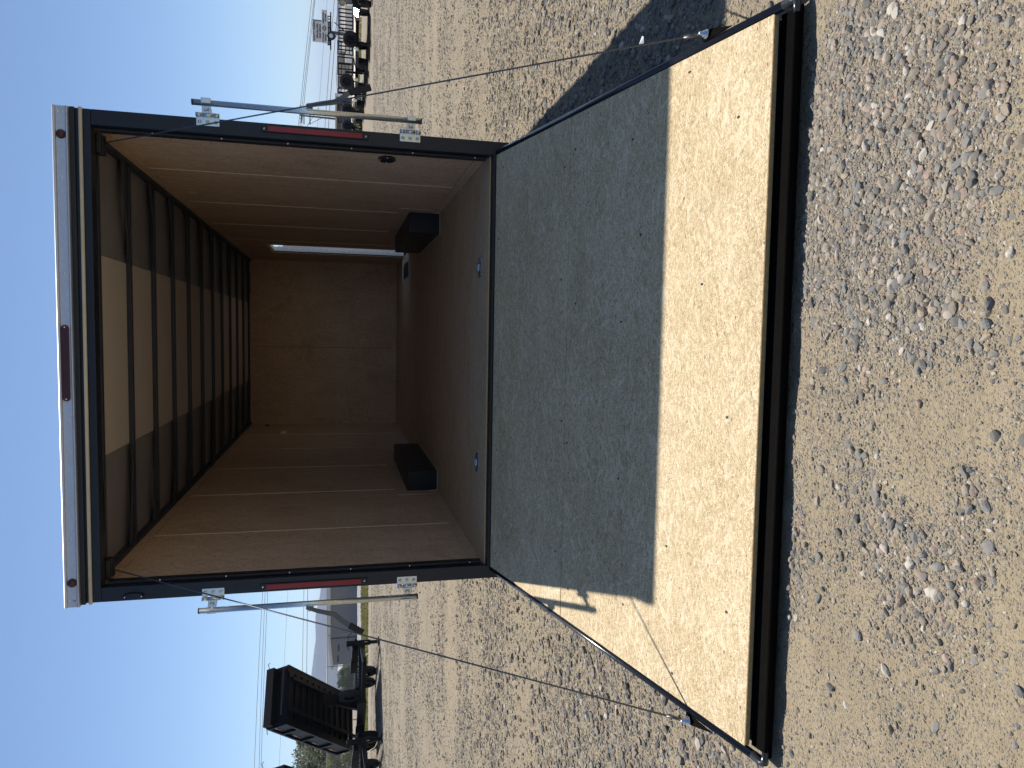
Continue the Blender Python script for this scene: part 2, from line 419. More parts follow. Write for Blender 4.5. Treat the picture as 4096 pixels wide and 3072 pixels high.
def clump(x, y):
    v = vnoise(x*2.2+3, y*2.2, 21)*.55+vnoise(x*6, y*6+9, 22)*.45
    # the dense bed of pebbles right of the middle of the ramp foot, running towards the camera
    bed = np.exp(-(((x-.56)/.50)**2+((y+2.46)/.33)**2)**1.8)
    return v+bed*.60-.06-.16*np.clip((x-.92)/.25, 0, 1)
def keep_clear(x, y):      # not on or under the ramp, not inside the trailer
    return ~((np.abs(x) < 1.27) & (y > -2.16) & (y < .3))
P = np.stack([rng.uniform(-1.5, 1.7, 150000), rng.uniform(-3.1, -1.85, 150000)], -1)
cl = clump(P[:, 0], P[:, 1]); keep = (rng.uniform(0, 1, len(P)) < np.clip((cl-.30)*1.9, .10, 1)) & keep_clear(P[:, 0], P[:, 1])
P = P[keep]; P = P[:48000]
S = .0012*np.exp(rng.exponential(.60, len(P))); S = np.clip(S, .0011, .0062)
scatter('fine_gravel', P, S, 1, False)
P = np.stack([rng.uniform(-1.6, 1.8, 100000), rng.uniform(-3.15, -1.7, 100000)], -1)
cl = clump(P[:, 0], P[:, 1]); keep = (rng.uniform(0, 1, len(P)) < np.clip((cl-.46)*2.2, .035, 1)) & keep_clear(P[:, 0], P[:, 1])
P = P[keep][:40000]
S = np.clip(.0026*np.exp(rng.exponential(.50, len(P))), .0022, .0165)
scatter('pebbles', P, S, 2, False)
# the yard beyond, both sides
n_ = 460000
u = rng.uniform(0, 1, n_); yy = -2.6+3.0*(np.exp(u*math.log(34/3.0))-1)
side = rng.uniform(-1, 1, n_); dd = yy+4.14
xx = np.where(side < 0, -1.25+side*dd*.62-dd*.0, 1.25+side*dd*.62)
P = np.stack([xx, yy], -1)
cl = vnoise(xx*.9, yy*.9, 31)*.5+vnoise(xx*.25, yy*2.0, 32)*.6
keep = (rng.uniform(0, 1, n_) < np.clip((cl-.22)*2.0, .12, 1)) & keep_clear(xx, yy) & ((np.abs(xx) > 1.32) | (yy < -2.2))
P = P[keep][:230000]; dd = P[:, 1]+4.14
S = np.clip((.0030+.00045*dd)*np.exp(rng.exponential(.42, len(P))), .003, .030)
nr = dd < 7
scatter('yard_gravel', P[nr], S[nr], 1, False); scatter('far_gravel', P[~nr], S[~nr], 0, False)

# ------------------------------------------------------------------ the cargo trailer
HW = 1.287
TR = thing('cargo_trailer', (0, 3.5, 0), 'black enclosed cargo trailer seen from behind with its rear ramp door let down', 'trailer')
part = lambda name, mb, mat, par=TR, bevel=0, seg=2: mk(name, mb, mat, par, bevel, seg)
Zf, Zc = .535, 2.70; WI = 1.208; WW = 1.222; YF = 7.104
# shell: side skins, roof skin, front skin, chassis
m = MB(); m.box((-HW, .075, .42), (-HW+.012, 7.22, 2.745)).box((HW-.012, .075, .42), (HW, 5.12, 2.745)).box((HW-.012, 6.0, .42), (HW, 7.22, 2.745)).box((HW-.012, 5.12, 2.262), (HW, 6.0, 2.745)).box((HW-.012, 5.12, .42), (HW, 6.0, .52))
m.box((-HW+.012, 7.205, .42), (HW-.012, 7.22, 2.745)); part('body_shell', m, 'black_gloss')
m = MB(); m.box((-HW, .03, 2.748), (HW, 7.23, 2.762)); part('roof', m, 'alu')
m = MB()
for x in (-.55, .55): m.box((x-.05, .1, .30), (x+.05, 8.3, .42))
for y in (.05, 1.2, 2.4, 4.0, 5.2, 6.4, 7.1): m.box((-1.2, y, .425), (1.2, y+.05, .50))
m.box((-1.27, .02, .44), (-1.21, 7.2, .50)); m.box((1.21, .02, .44), (1.27, 7.2, .50)); part('chassis', m, 'black_steel')
for sx_ in (-1, 1):
    for y in (2.55, 3.425):
        m = MB(); c0 = (sx_*1.155, y, .36)
        m.lathe([(.20, -.10), (.30, -.11), (.35, -.09), (.362, -.04), (.362, .04), (.35, .09), (.30, .11), (.20, .10)], c0, 'x', 28)
        wh = part('wheel', MB().lathe([(0, -.055), (.05, -.055), (.055, -.03), (.13, -.04), (.199, -.085), (.199, .085), (.0, .06)], c0, 'x', 24), 'alu')
        mk('tyre', m, 'black_rubber', wh)
# rear frame: posts with return flanges, header, sill
m = MB()
for s in (-1, 1):
    a, b = sorted((s*WI, s*HW))
    m.box((a, 0, .415), (b, .075, 2.62))
m.box((-HW, 0, 2.62), (HW, .075, 2.712)); part('rear_frame', m, 'black_gloss', bevel=.004)
m = MB()
for s in (-1, 1):
    a, b = sorted((s*1.192, s*1.2065)); m.box((a, .045, .55), (b, .10, 2.60))
part('door_stop', m, 'black_steel', bevel=.002)
m = MB()
for s in (-1, 1):
    for z in (.62, .98, 1.32, 1.66, 2.0, 2.34): m.lathe([(0, -.004), (.004, -.003), (.006, 0)], (s*1.199, .043, z), 'y', 8)
part('stop_screws', m, 'bolt')
m = MB(); m.box((-WI+.001, -.035, .45), (WI-.001, .031, .5285)); part('rear_sill', m, 'black_steel', bevel=.003)
m = MB()
for z in [1]: m.tube([(-1.18, -.040, .500), (1.18, -.040, .500)], .011, 10)
part('hinge_barrel', m, 'black_steel')
# header trims
m = MB(); m.tube([(-HW-.003, -.008, 2.668), (HW+.002, -.008, 2.664)], .009, 10); part('header_seal', m, 'ivory')
m = MB(); m.box((-HW-.004, -.012, 2.690), (HW+.002, -.001, 2.7135)); part('header_flashing', m, 'black_steel', bevel=.003)
# silver extrusion cap
prof = [(-.002, 2.714), (-.024, 2.714), (-.030, 2.718), (-.030, 2.724), (-.022, 2.728), (-.022, 2.770), (-.030, 2.774), (-.032, 2.782), (-.026, 2.788), (.06, 2.800), (.06, 2.795), (-.002, 2.785)]
m = MB(); m.prism([(-1.297, y, z) for y, z in prof], (2.583, 0, 0)); part('roof_cap', m, 'alu', bevel=.0015)
for x in (1.145, -1.165):
    l = part('marker_light', MB().lathe([(.0225, .001), (.0225, -.005), (.019, -.006)], (x, -.0225, 2.748), 'y', 24), 'black_rubber')
    mk('lens', MB().lathe([(.0188, -.004), (.0175, -.010), (.010, -.0145), (0, -.016)], (x, -.0225, 2.748), 'y', 20), 'maroon_lens', l)
def slot(xc, hw_, hz, y0, y1, z):
    pts = [(xc+s*(hw_-hz)+hz*math.cos(a)*1.0, y0, z+hz*math.sin(a)) for s, r0 in ((1, -90), (-1, 90)) for a in [R(r0+t) for t in range(0, 181, 20)]]
    return pts, (0, y1-y0, 0)
p_, d_ = slot(-.010, .197, .018, -.0225, -.031, 2.752)
l = part('centre_light', MB().prism(p_, d_), 'maroon_lens', bevel=.003)
m = MB()
for k in range(-15, 16): m.box((-.010+k*.0115-.0012, -.0335, 2.7385), (-.010+k*.0115+.0012, -.0318, 2.7655))
mk('lens_ribs', m, 'maroon_lens', l)
m = MB()
for x in (-.195, .175): m.lathe([(0, -.004), (.004, -.003), (.005, 0)], (x, -.032, 2.752), 'y', 8)
mk('screws', m, 'bolt', l)
m = MB()
for x in (-1.262, -1.262, -.93, -.45, .45, .93, 1.255): m.lathe([(.0, -.005), (.004, -.0042), (.0065, 0)], (x, -.022, 2.74 if abs(x) > 1.2 else 2.75), 'y', 10)
for x in (-1.262, 1.255): m.lathe([(.0, -.005), (.004, -.0042), (.0065, 0)], (x, -.022, 2.762), 'y', 10)
part('cap_rivets', m, 'bolt')

# interior
m = MB(); m.box((-WW-.001, .034, .517), (WW+.001, YF, Zf)); part('floor', m, 'osb_floor')
m = MB(); m.box((-WI+.003, .0315, .525), (WI-.003, .0338, .5345)); part('floor_edge', m, 'osb_edge')
m = MB(); m.box((-WW-.018, .078, .53), (-WW, YF, 2.69)); part('left_wall', m, 'osb_wall')
m = MB(); m.box((WW, .078, .53), (WW+.018, 5.15, 2.69)).box((WW, 5.97, .53), (WW+.018, YF, 2.69)).box((WW, 5.15, 2.235), (WW+.018, 5.97, 2.69)); part('right_wall', m, 'osb_wall')
m = MB(); m.box((-WW-.02, YF, .52), (WW+.02, YF+.018, 2.72)); part('front_wall', m, 'osb_wall')
m = MB()
for x in (-.06,): m.box((x-.002, YF-.0015, .60), (x+.002, YF-.0005, 2.6))
part('front_wall_seam', m, 'black_rubber')
def seams(s):
    m = MB()
    for y in (1.05, 2.27, 3.49, 4.71, 5.93):
        if s > 0 and 5.15 < y < 5.97: continue
        zb = .60
        if 2.1 < y < 3.9: zb = .86
        a, b = sorted((s*WW, s*(WW-.0035))); m.box((a, y-.006, zb), (b, y+.006, 2.60))
    return m
part('wall_seams', seams(-1), 'trim_wood'); part('wall_seams', seams(1), 'trim_wood')
for s in (-1, 1):
    a, b = sorted((s*WW, s*(WW-.009)))
    m = MB()
    for y0, y1 in ((.078, 1.97), (3.95, 5.12 if s > 0 else YF)): m.box((a, y0, .536), (b, y1, .60))
    m.box((a, .078, 2.60), (b, YF, 2.685)); 
    part('kick_board', m, 'osb_wall', bevel=.002)
    # wheel box
    x0, x1 = sorted((s*1.045, s*(WW-.001)))
    box_ = part('wheel_box', MB().box((x0, 2.175, .536), (x1, 3.80, .805)), 'black_steel', bevel=.008)
    m = MB(); m.box((x0 if s < 0 else x0-.01, 2.168, .536), (x1 if s > 0 else x1+.01, 2.1745, .5405))
    xo = s*(1.045-.006)
    a2, b2 = sorted((xo, s*1.044)); m.box((a2, 2.175, .536), (b2, 3.80, .5405))
    a3, b3 = sorted((s*WW, s*(WW-.005))); m.box((a3, 2.168, .54), (b3, 2.1745, .81)); m.box((a3, 2.175, .806), (b3, 3.80, .812))
    mk('caulk_bead', m, 'trim_wood', box_)
    a4, b4 = sorted((s*WW, s*(WW-.006)))
    part('box_surround', MB().box((a4, 2.03, .602), (b4, 2.167, .90)).box((a4, 2.168, .813), (b4, 3.95, .90)).box((a4, 3.802, .602), (b4, 3.95, .812)), 'osb_wall')
# ceiling
part('roof_lining', MB().box((-WW-.02, .078, 2.70), (WW+.02, YF, 2.715)), 'roof_skin')
m = MB()
for k in range(12):
    y = .12 if k == 0 else .245+.6096*(k-1)+.037
    y1 = .243 if k == 0 else min(.245+.6096*k-.002, YF)
    if y < YF: part('ceiling_board', MB().box((-.556, y, 2.692), (.582, y1, 2.699)), 'ceil_board')
for k in range(12):
    y = .245+.6096*k
    if y < YF-.03: part('roof_bow', MB().box((-WW+.012, y, 2.664), (WW-.012, y+.036, 2.6955)), 'roof_bow', bevel=.003)
# sagging dark felt strips beside the bows, outside the boards
for k in range(12):
    y0 = .245+.6096*k
    for s, xi in ((-1, .57), (1, .60)):
        w0 = rng.uniform(.05, .09); w1 = rng.uniform(.11, .17); sag = rng.uniform(.004, .03); n0 = 12
        if k == 0: w1 = .06; w0 = .03
        vs = []
        for q in range(n0+1):
            t = q/n0; x = s*(xi+t*(WW-.02-xi)); ww = w0+(w1-w0)*t**1.4+rng.normal(0, .004); z = 2.6645-sag*math.sin(t*math.pi)*(.4+.6*(1-t))
            gap = .03*math.sin(t*math.pi*.9)**2*((k+(s > 0)) % 3)
            vs += [(x, y0-ww-gap, z), (x, y0-.002-gap*1.5, z+.006), (x, y0-ww-gap, z+.004), (x, y0-.002-gap*1.5, z+.010)]
        fs = []
        for q in range(n0):
            a = q*4; fs += [(a, a+1, a+5, a+4), (a+2, a+6, a+7, a+3), (a, a+4, a+6, a+2), (a+1, a+3, a+7, a+5)]
        if y0 < YF: part('felt_strip', MB().addv(vs, fs, True), 'felt')
for s in (-1, 1):
    a, b = sorted((s*(WW-.001), s*(WW-.035))); part('ceiling_rail', MB().box((a, .10, 2.652), (b, YF-.001, 2.699)), 'roof_bow', bevel=.004)
part('wiring', MB().tube([(.30, .16, 2.672), (.24, .165, 2.662), (.2, .16, 2.668), (-.02, .17, 2.676), (-.19, .16, 2.664), (-.22, .165, 2.668), (-.6, .17, 2.67)], .0025, 6)
     .tube([(.245, .16, 2.658), (.215, .16, 2.656)], .006, 8).tube([(-.205, .16, 2.658), (-.175, .16, 2.656)], .006, 8), 'hose_red')
# side entry door (open), seen edge-on through the right wall
m = MB(); m.box((WW-.003, 5.125, .53), (HW+.004, 5.150, 2.26)).box((WW-.003, 5.97, .53), (HW+.006, 5.998, 2.26)).box((WW-.003, 5.151, 2.235), (HW+.004, 5.969, 2.26))
part('door_jamb', m, 'white_paint', bevel=.002)
dr = part('side_door', MB().box((HW+.012, 6.0, .53), (HW+.86, 6.04, 2.13)), 'white_paint')
m = MB(); m.tube([(HW+.004, 5.985, .55), (HW+.004, 5.985, 2.19)], .009, 8)
for k in range(22): m.box((HW-.03, 5.966, .56+k*.075), (HW+.0, 5.9695, .56+k*.075+.068))
part('piano_hinge', m, 'alu')
st_ = part('floor_plate', MB().box((.90, 5.16, .5352), (1.10, 5.92, .5362)), 'black_steel')  # thin black sheet on the floor, metal strip at its far end
mk('floor_strip', MB().box((.90, 5.921, .5352), (1.18, 5.945, .545)), 'alu', st_)
# things fixed to walls and floor
v = part('wall_vent', MB().disc((1.2215, .325, 1.108), (0, 1, 0), (0, 0, 1), .078, .052, (-.010, 0, 0), 28), 'black_rubber', bevel=.002)
m = MB()
for k in range(-4, 5): m.box((1.2095, .33+k*.011-.002, 1.075), (1.2112, .33+k*.011+.002, 1.141))
mk('louvres', m, 'black_steel', v)
m = MB()
for y, z in ((.262, 1.108), (.388, 1.108), (.325, 1.15)): m.lathe([(0, -.004), (.004, -.003), (.005, 0)], (1.2112, y, z), 'x', 8)
mk('screws', m, 'bolt', v)
v = part('wall_plate', MB().prism([(-1.2215, 6.02, 2.10), (-1.2215, 6.18, 2.10), (-1.2215, 6.18, 2.17), (-1.2215, 6.02, 2.17)], (.02, 0, 0)), 'white_paint', bevel=.003)
part('wall_socket', MB().box((-1.2215, 6.90, 2.40), (-1.21, 6.97, 2.45)), 'black_rubber')
part('screw_plug', MB().prism([(1.2212, 1.86+.05*math.cos(R(a)), 2.48+.03*math.sin(R(a))) for a in range(0, 360, 60)], (-.003, 0, 0)), 'trim_wood')
for x in (.59, -.635):
    c_ = (x, .29, .536)
    t_ = part('tie_down', MB().box((x-.06, .238, .5355), (x+.06, .342, .539)), 'galv', bevel=.004)
    mk('recess', MB().disc((x, .29, .5391), (1, 0, 0), (0, 1, 0), .034, .030, (0, 0, .0006), 20), 'black_steel', t_)
    mk('ring', MB().tube([(x+.030*math.cos(R(a)), .29+.026*math.sin(R(a)), .5465) for a in range(0, 361, 24)], .0055, 8), 'galv', t_)
    m = MB()
    for dx in (-.048, .048):
        for dy in (-.04, .04): m.lathe([(.005, 0), (.004, .002), (0, .003)], (x+dx, .29+dy, .539), 'z', 8)
    mk('screws', m, 'bolt', t_)
# spring cable rollers in the top corners
for s in (-1, 1):
    part('spring_roller', MB().box(*[tuple(q) for q in ((min(s*1.09, s*1.19), .09, 2.60), (max(s*1.09, s*1.19), .17, 2.664))]).tube([(s*1.185, .13, 2.615), (s*1.085, .13, 2.615)], .028, 14), 'black_steel', bevel=.003)
# black lamp on the left post
l = part('load_lamp', MB().disc((-1.262, -.0005, 2.461), (.94, 0, -.0), (0, 0, 1), .020, .052, (0, -.016, 0), 26), 'black_gloss', bevel=.004)
mk('screws', MB().lathe([(0, -.004), (.003, -.003), (.0042, 0)], (-1.262, -.0165, 2.502), 'y', 8).lathe([(0, -.004), (.003, -.003), (.0042, 0)], (-1.262, -.0165, 2.42), 'y', 8), 'bolt', l)
# tail light bars
for s, z0, z1 in ((1, 1.262, 1.760), (-1, 1.262, 1.782)):
    xc = s*1.2545
    b_ = part('tail_light', MB().box((xc-.0165, -.010, z0-.034), (xc+.0165, -.0005, z1+.034)), 'black_gloss', bevel=.006, seg=3)
    mk('lens', MB().box((xc-.0135, -.0165, z0), (xc+.0135, -.0101, z1)), 'red_lens', b_, bevel=.003)
    mk('screws', MB().lathe([(0, -.005), (.004, -.004), (.006, 0)], (xc, -.010, z0-.018), 'y', 10).lathe([(0, -.005), (.004, -.004), (.006, 0)], (xc, -.010, z1+.018), 'y', 10), 'bolt', b_)
# lock bars on strap hinges, one each side
for s in (-1, 1):
    xb = s*1.349
    bar = part('lock_bar', MB().tube([(xb, -.055, .942), (xb, -.055, 2.128)], .0155, 16), 'galv')
    mk('bar_ends', MB().lathe([(.0158, 0), (.0158, .006), (0, .006)], (xb, -.055, 2.123), 'z', 16).lathe([(.0158, 0), (.0158, -.006), (0, -.006)], (xb, -.055, .947), 'z', 16), 'black_rubber', bar)
    for z in (2.060, 1.000):
        xa, xc = sorted((s*1.246, s*1.292))
        hinge = part('hinge_bracket', MB().box((xa, -.005, z-.058), (xc, -.0005, z+.058)), 'galv', bevel=.003)
        mk('knuckle', MB().tube([(s*1.301, -.010, z-.058), (s*1.301, -.010, z-.030)], .011, 12).tube([(s*1.301, -.010, z+.030), (s*1.301, -.010, z+.058)], .011, 12).tube([(s*1.301, -.010, z-.028), (s*1.301, -.010, z+.028)], .0105, 12), 'galv', hinge)
        m = MB()
        for dz in (-.040, 0, .040): m.lathe([(0, -.010), (.005, -.0095), (.0085, -.004), (.0095, 0)], (s*1.2655, -.005, z+dz), 'y', 14)
        mk('bolts', m, 'bolt', hinge)
        xa, xc = sorted((s*1.306, s*1.345))
        leaf = MB().prism([(s*1.303, -.014, z-.026), (s*1.303, -.014, z+.026), (s*1.340, -.052, z+.022), (s*1.340, -.052, z-.022)], (s*.002, -.003, 0))
        leaf.lathe([(.013, 0), (.010, -.003), (.006, -.001), (0, -.001)], (s*1.322, -.037, z), 'y', 16)
        mk('leaf', leaf, 'galv', hinge, bevel=.0012)
        mk('clamp', MB().box((xb-.005, -.0745, z-.026), (xb+s*.018+.004, -.066, z+.022)), 'galv', hinge, bevel=.002)
    # cam handle
    mk('pivot_lug', MB().prism([(xb+s*.012, -.062, 1.545+.017*math.cos(R(a))*1.1) if False else (xb+s*(.014+.03*max(0, math.sin(R(a)))), -.064, 1.545+.021*math.cos(R(a))) for a in range(0, 181, 20)], (0, .018, 0)), 'galv', bar, bevel=.001)
    if s > 0: hp = [(.022, 1.556), (.036, 1.49), (.050, 1.415), (.062, 1.385), (.104, 1.335), (.140, 1.222)]
    else: hp = [(.010, 1.565), (.034, 1.50), (.058, 1.41), (.098, 1.366), (.122, 1.33), (.168, 1.255)]
    wd = [.010, .012, .014, .014, .014, .014]
    def strip(ids, grow=0, th=.005):
        mm = MB(); pts = [Vector((xb+s*hp[i][0], -.082-.006*i, hp[i][1])) for i in ids]
        vs = []
        for j, i in enumerate(ids):
            a = Vector((hp[min(i+1, 5)][0]-hp[max(i-1, 0)][0], 0, hp[min(i+1, 5)][1]-hp[max(i-1, 0)][1])).normalized()
            nrm = Vector((-a.z*s, 0, a.x)); q = pts[j]
            wv = nrm*(wd[i]+grow)
            vs += [q-wv+Vector((0, -th/2-grow, 0)), q+wv+Vector((0, -th/2-grow, 0)), q+wv+Vector((0, th/2+grow, 0)), q-wv+Vector((0, th/2+grow, 0))]
        fs = [(0, 1, 2, 3)]
        for j in range(len(ids)-1):
            a = j*4
            for k in range(4): fs.append((a+k, a+(k+1) % 4, a+4+(k+1) % 4, a+4+k))
        fs.append(tuple(len(vs)-4+k for k in range(4)))
        return mm.addv(vs, fs)
    mk('handle', strip([0, 1, 2, 3, 4, 5]), 'dull_steel', bar, bevel=.001)
    mk('grip', strip([4, 5], .003, .010), 'black_rubber', bar, bevel=.002)
# ramp door
a0 = Vector((0, -.053, .513)); a1 = Vector((0, -2.057, .050)); L = (a1-a0).length; d = (a1-a0)/L; nrm = Vector((0, -d.z, d.y)); 
if nrm.z < 0: nrm = -nrm
RM = Matrix(((1, 0, 0), (0, d.y, nrm.y), (0, d.z, nrm.z))).to_4x4()      # local (x, along, up)
RM = Matrix(((1, 0, 0, 0), (0, d.y, nrm.y, a0.y), (0, d.z, nrm.z, a0.z), (0, 0, 0, 1)))
rm = lambda x, t, z: RM @ Vector((x, t, z))
door = part('ramp_door', MB().box((-1.19, .01, -.075), (1.19, L-.01, -.023), RM), 'black_steel')
mk('plywood', MB().box((-1.199, 0, -.0215), (1.199, .8190, 0), RM), 'osb_ramp', door, bevel=.0015)
mk('plywood', MB().box((-1.199, .8242, -.0215), (1.199, L, 0), RM), 'osb_ramp', door, bevel=.002)
m = MB(); m.box((-1.195, L+.0002, -.0205), (1.195, L+.0012, -.001), RM); mk('plywood_edge', m, 'osb_edge', door)
for s in (-1, 1):
    mk('side_rail', MB().tube([rm(s*1.2165, -.01, -.012), rm(s*1.2165, L+.055, -.012)], .0150, 16), 'rail_black', door)
m = MB(); m.box((-1.20, L+.002, -.033), (1.20, L+.085, -.028), RM)  # near-black plate standing for the shade deep in the open channel
mk('channel_shade', m, 'black_flat', door, bevel=.002)
mk('end_bar', MB().tube([rm(-1.215, L+.088, -.003), rm(1.215, L+.088, -.003)], .0095, 14), 'black_flat', door)
mk('end_lip', MB().box((-1.20, L+.0855, -.033), (1.20, L+.089, -.013), RM), 'black_flat', door, bevel=.001)
for s in (-1, 1):
    mk('corner_elbow', MB().tube([rm(s*1.2165, L+.03, -.012), rm(s*1.2165, L+.074, -.008), rm(s*1.208, L+.087, -.004), rm(s*1.17, L+.088, -.003)], [.0158, .0150, .0125, .0100], 14), 'rail_black', door)
# screw heads in the plywood
m = MB()
for x, t in ((-1.12, .07), (-.5, .05), (.1, .08), (.72, .06), (1.1, .09), (-.9, .77), (-.2, .79), (.43, .76), (.96, .78), (-1.05, .89), (-.31, .87), (.31, .90), (1.02, .88), (-1.0, 1.33), (-.42, 1.30), (.27, 1.27), (.95, 1.32), (-1.13, 1.70), (-.78, 1.93), (-.1, 1.90), (.36, 1.78), (.93, 1.92), (1.14, 1.66), (.62, 1.41), (-.62, 1.62)):
    x += rng.normal(0, .02); t += rng.normal(0, .01)
    m.disc(rm(x, t, .0002), (1, 0, 0), tuple(d), .0050, .0068, tuple(nrm*.0006), 10)
mk('screw_holes', m, 'black_rubber', door)
# cable lugs + cables
for s, tt in ((1, 1.79), (-1, 1.82)):
    base = rm(s*1.228, tt, -.004)
    lug = part('cable_lug', MB().prism([base+Vector((s*-.006, -.10, -.006)), base+Vector((s*-.006, .05, .018)), base+Vector((s*.026, .045, .020)), base+Vector((s*.026, .012, .012))], (0, 0, .005)), 'black_flat')
    c0 = base+Vector((s*.012, .026, .024))
    mk('bolt', MB().lathe([(0, 0), (.016, 0), (.016, .004), (.011, .005), (.011, .014), (.007, .016), (.006, .030), (0, .030)], tuple(c0), 'z', 14), 'bolt', lug)
    top = Vector((s*1.150, .125, 2.592)); c1 = c0+Vector((0, 0, .010)); dv = (top-c1).normalized()
    cb = part('lift_cable', MB().tube([c1+dv*.05, c1.lerp(top, .5)+Vector((0, 0, -.003)), top], .0035, 8), 'cable')
    mk('cable_ferrule', MB().tube([c1+dv*.016, c1+dv*.070], .0062, 10), 'dull_steel', cb)
    if s > 0:
        q = c1+dv*.22
        mk('tape_flag', MB().prism([q+Vector((.003, 0, -.006)), q+Vector((.024, -.012, .0)), q+Vector((.030, -.004, .003)), q+Vector((.004, .012, .008))], (0, .0006, 0)), 'white_paint', cb)
tagp = lambda o, l: o.__setitem__('label', l)

# ------------------------------------------------------------------ wheels for the yard trailers
def wheel_into(par, c, r=.36, w_=.20, axis='y', hub='far_black', name='wheel', m4=None):
    rim = MB().lathe([(0, -.02), (.06, -.03), (.09, -.01), (r*.52, -.02), (r*.56, -w_*.38), (r*.56, w_*.38), (r*.5, .02), (.09, .02), (0, .03)], c, axis, 16, m4)
    a = mk(name, rim, hub, par)
    mk('tyre', MB().lathe([(r*.56, -w_*.42), (r*.8, -w_*.5), (r*.96, -w_*.42), (r, -w_*.2), (r, w_*.2), (r*.96, w_*.42), (r*.8, w_*.5), (r*.56, w_*.42)], c, axis, 24, m4), 'black_rubber', a)
    return a
def text_obj(name, s, mat, par, origin, xdir, ydir, h, ext=.004, wscale=1.0, align='LEFT', font_shear=0):
    cu = bpy.data.curves.new(name, 'FONT'); cu.body = s; cu.size = h*1.38; cu.extrude = ext; cu.align_x = align; cu.shear = font_shear; cu.offset = h*.03
    tmp = bpy.data.objects.new(name, cu); col.objects.link(tmp)
    dg = bpy.context.evaluated_depsgraph_get(); me = bpy.data.meshes.new_from_object(tmp.evaluated_get(dg))
    col.objects.unlink(tmp); bpy.data.objects.remove(tmp)
    X = Vector(xdir).normalized(); Y = Vector(ydir).normalized(); Z = X.cross(Y); O = Vector(origin)
    for v in me.vertices: v.co = O+X*(v.co.x*wscale)+Y*v.co.y+Z*v.co.z
    me.materials.clear(); me.materials.append(MAT[mat]); o = bpy.data.objects.new(name, me); col.objects.link(o)
    if par is not None: o.parent = par
    return o
def tape(par, a, b, h, out, n_=2):
    """red/white conspicuity tape between a and b (local), height h; out = outward offset"""
    a, b, out = Vector(a), Vector(b), Vector(out)
    for k in range(n_):
        p, q = a.lerp(b, k/n_), a.lerp(b, (k+1)/n_); up = Vector((0, 0, h))
        mk('reflector', MB().prism([p, q, q+up, p+up], out), 'red_tape' if k % 2 else 'white_tape', par)

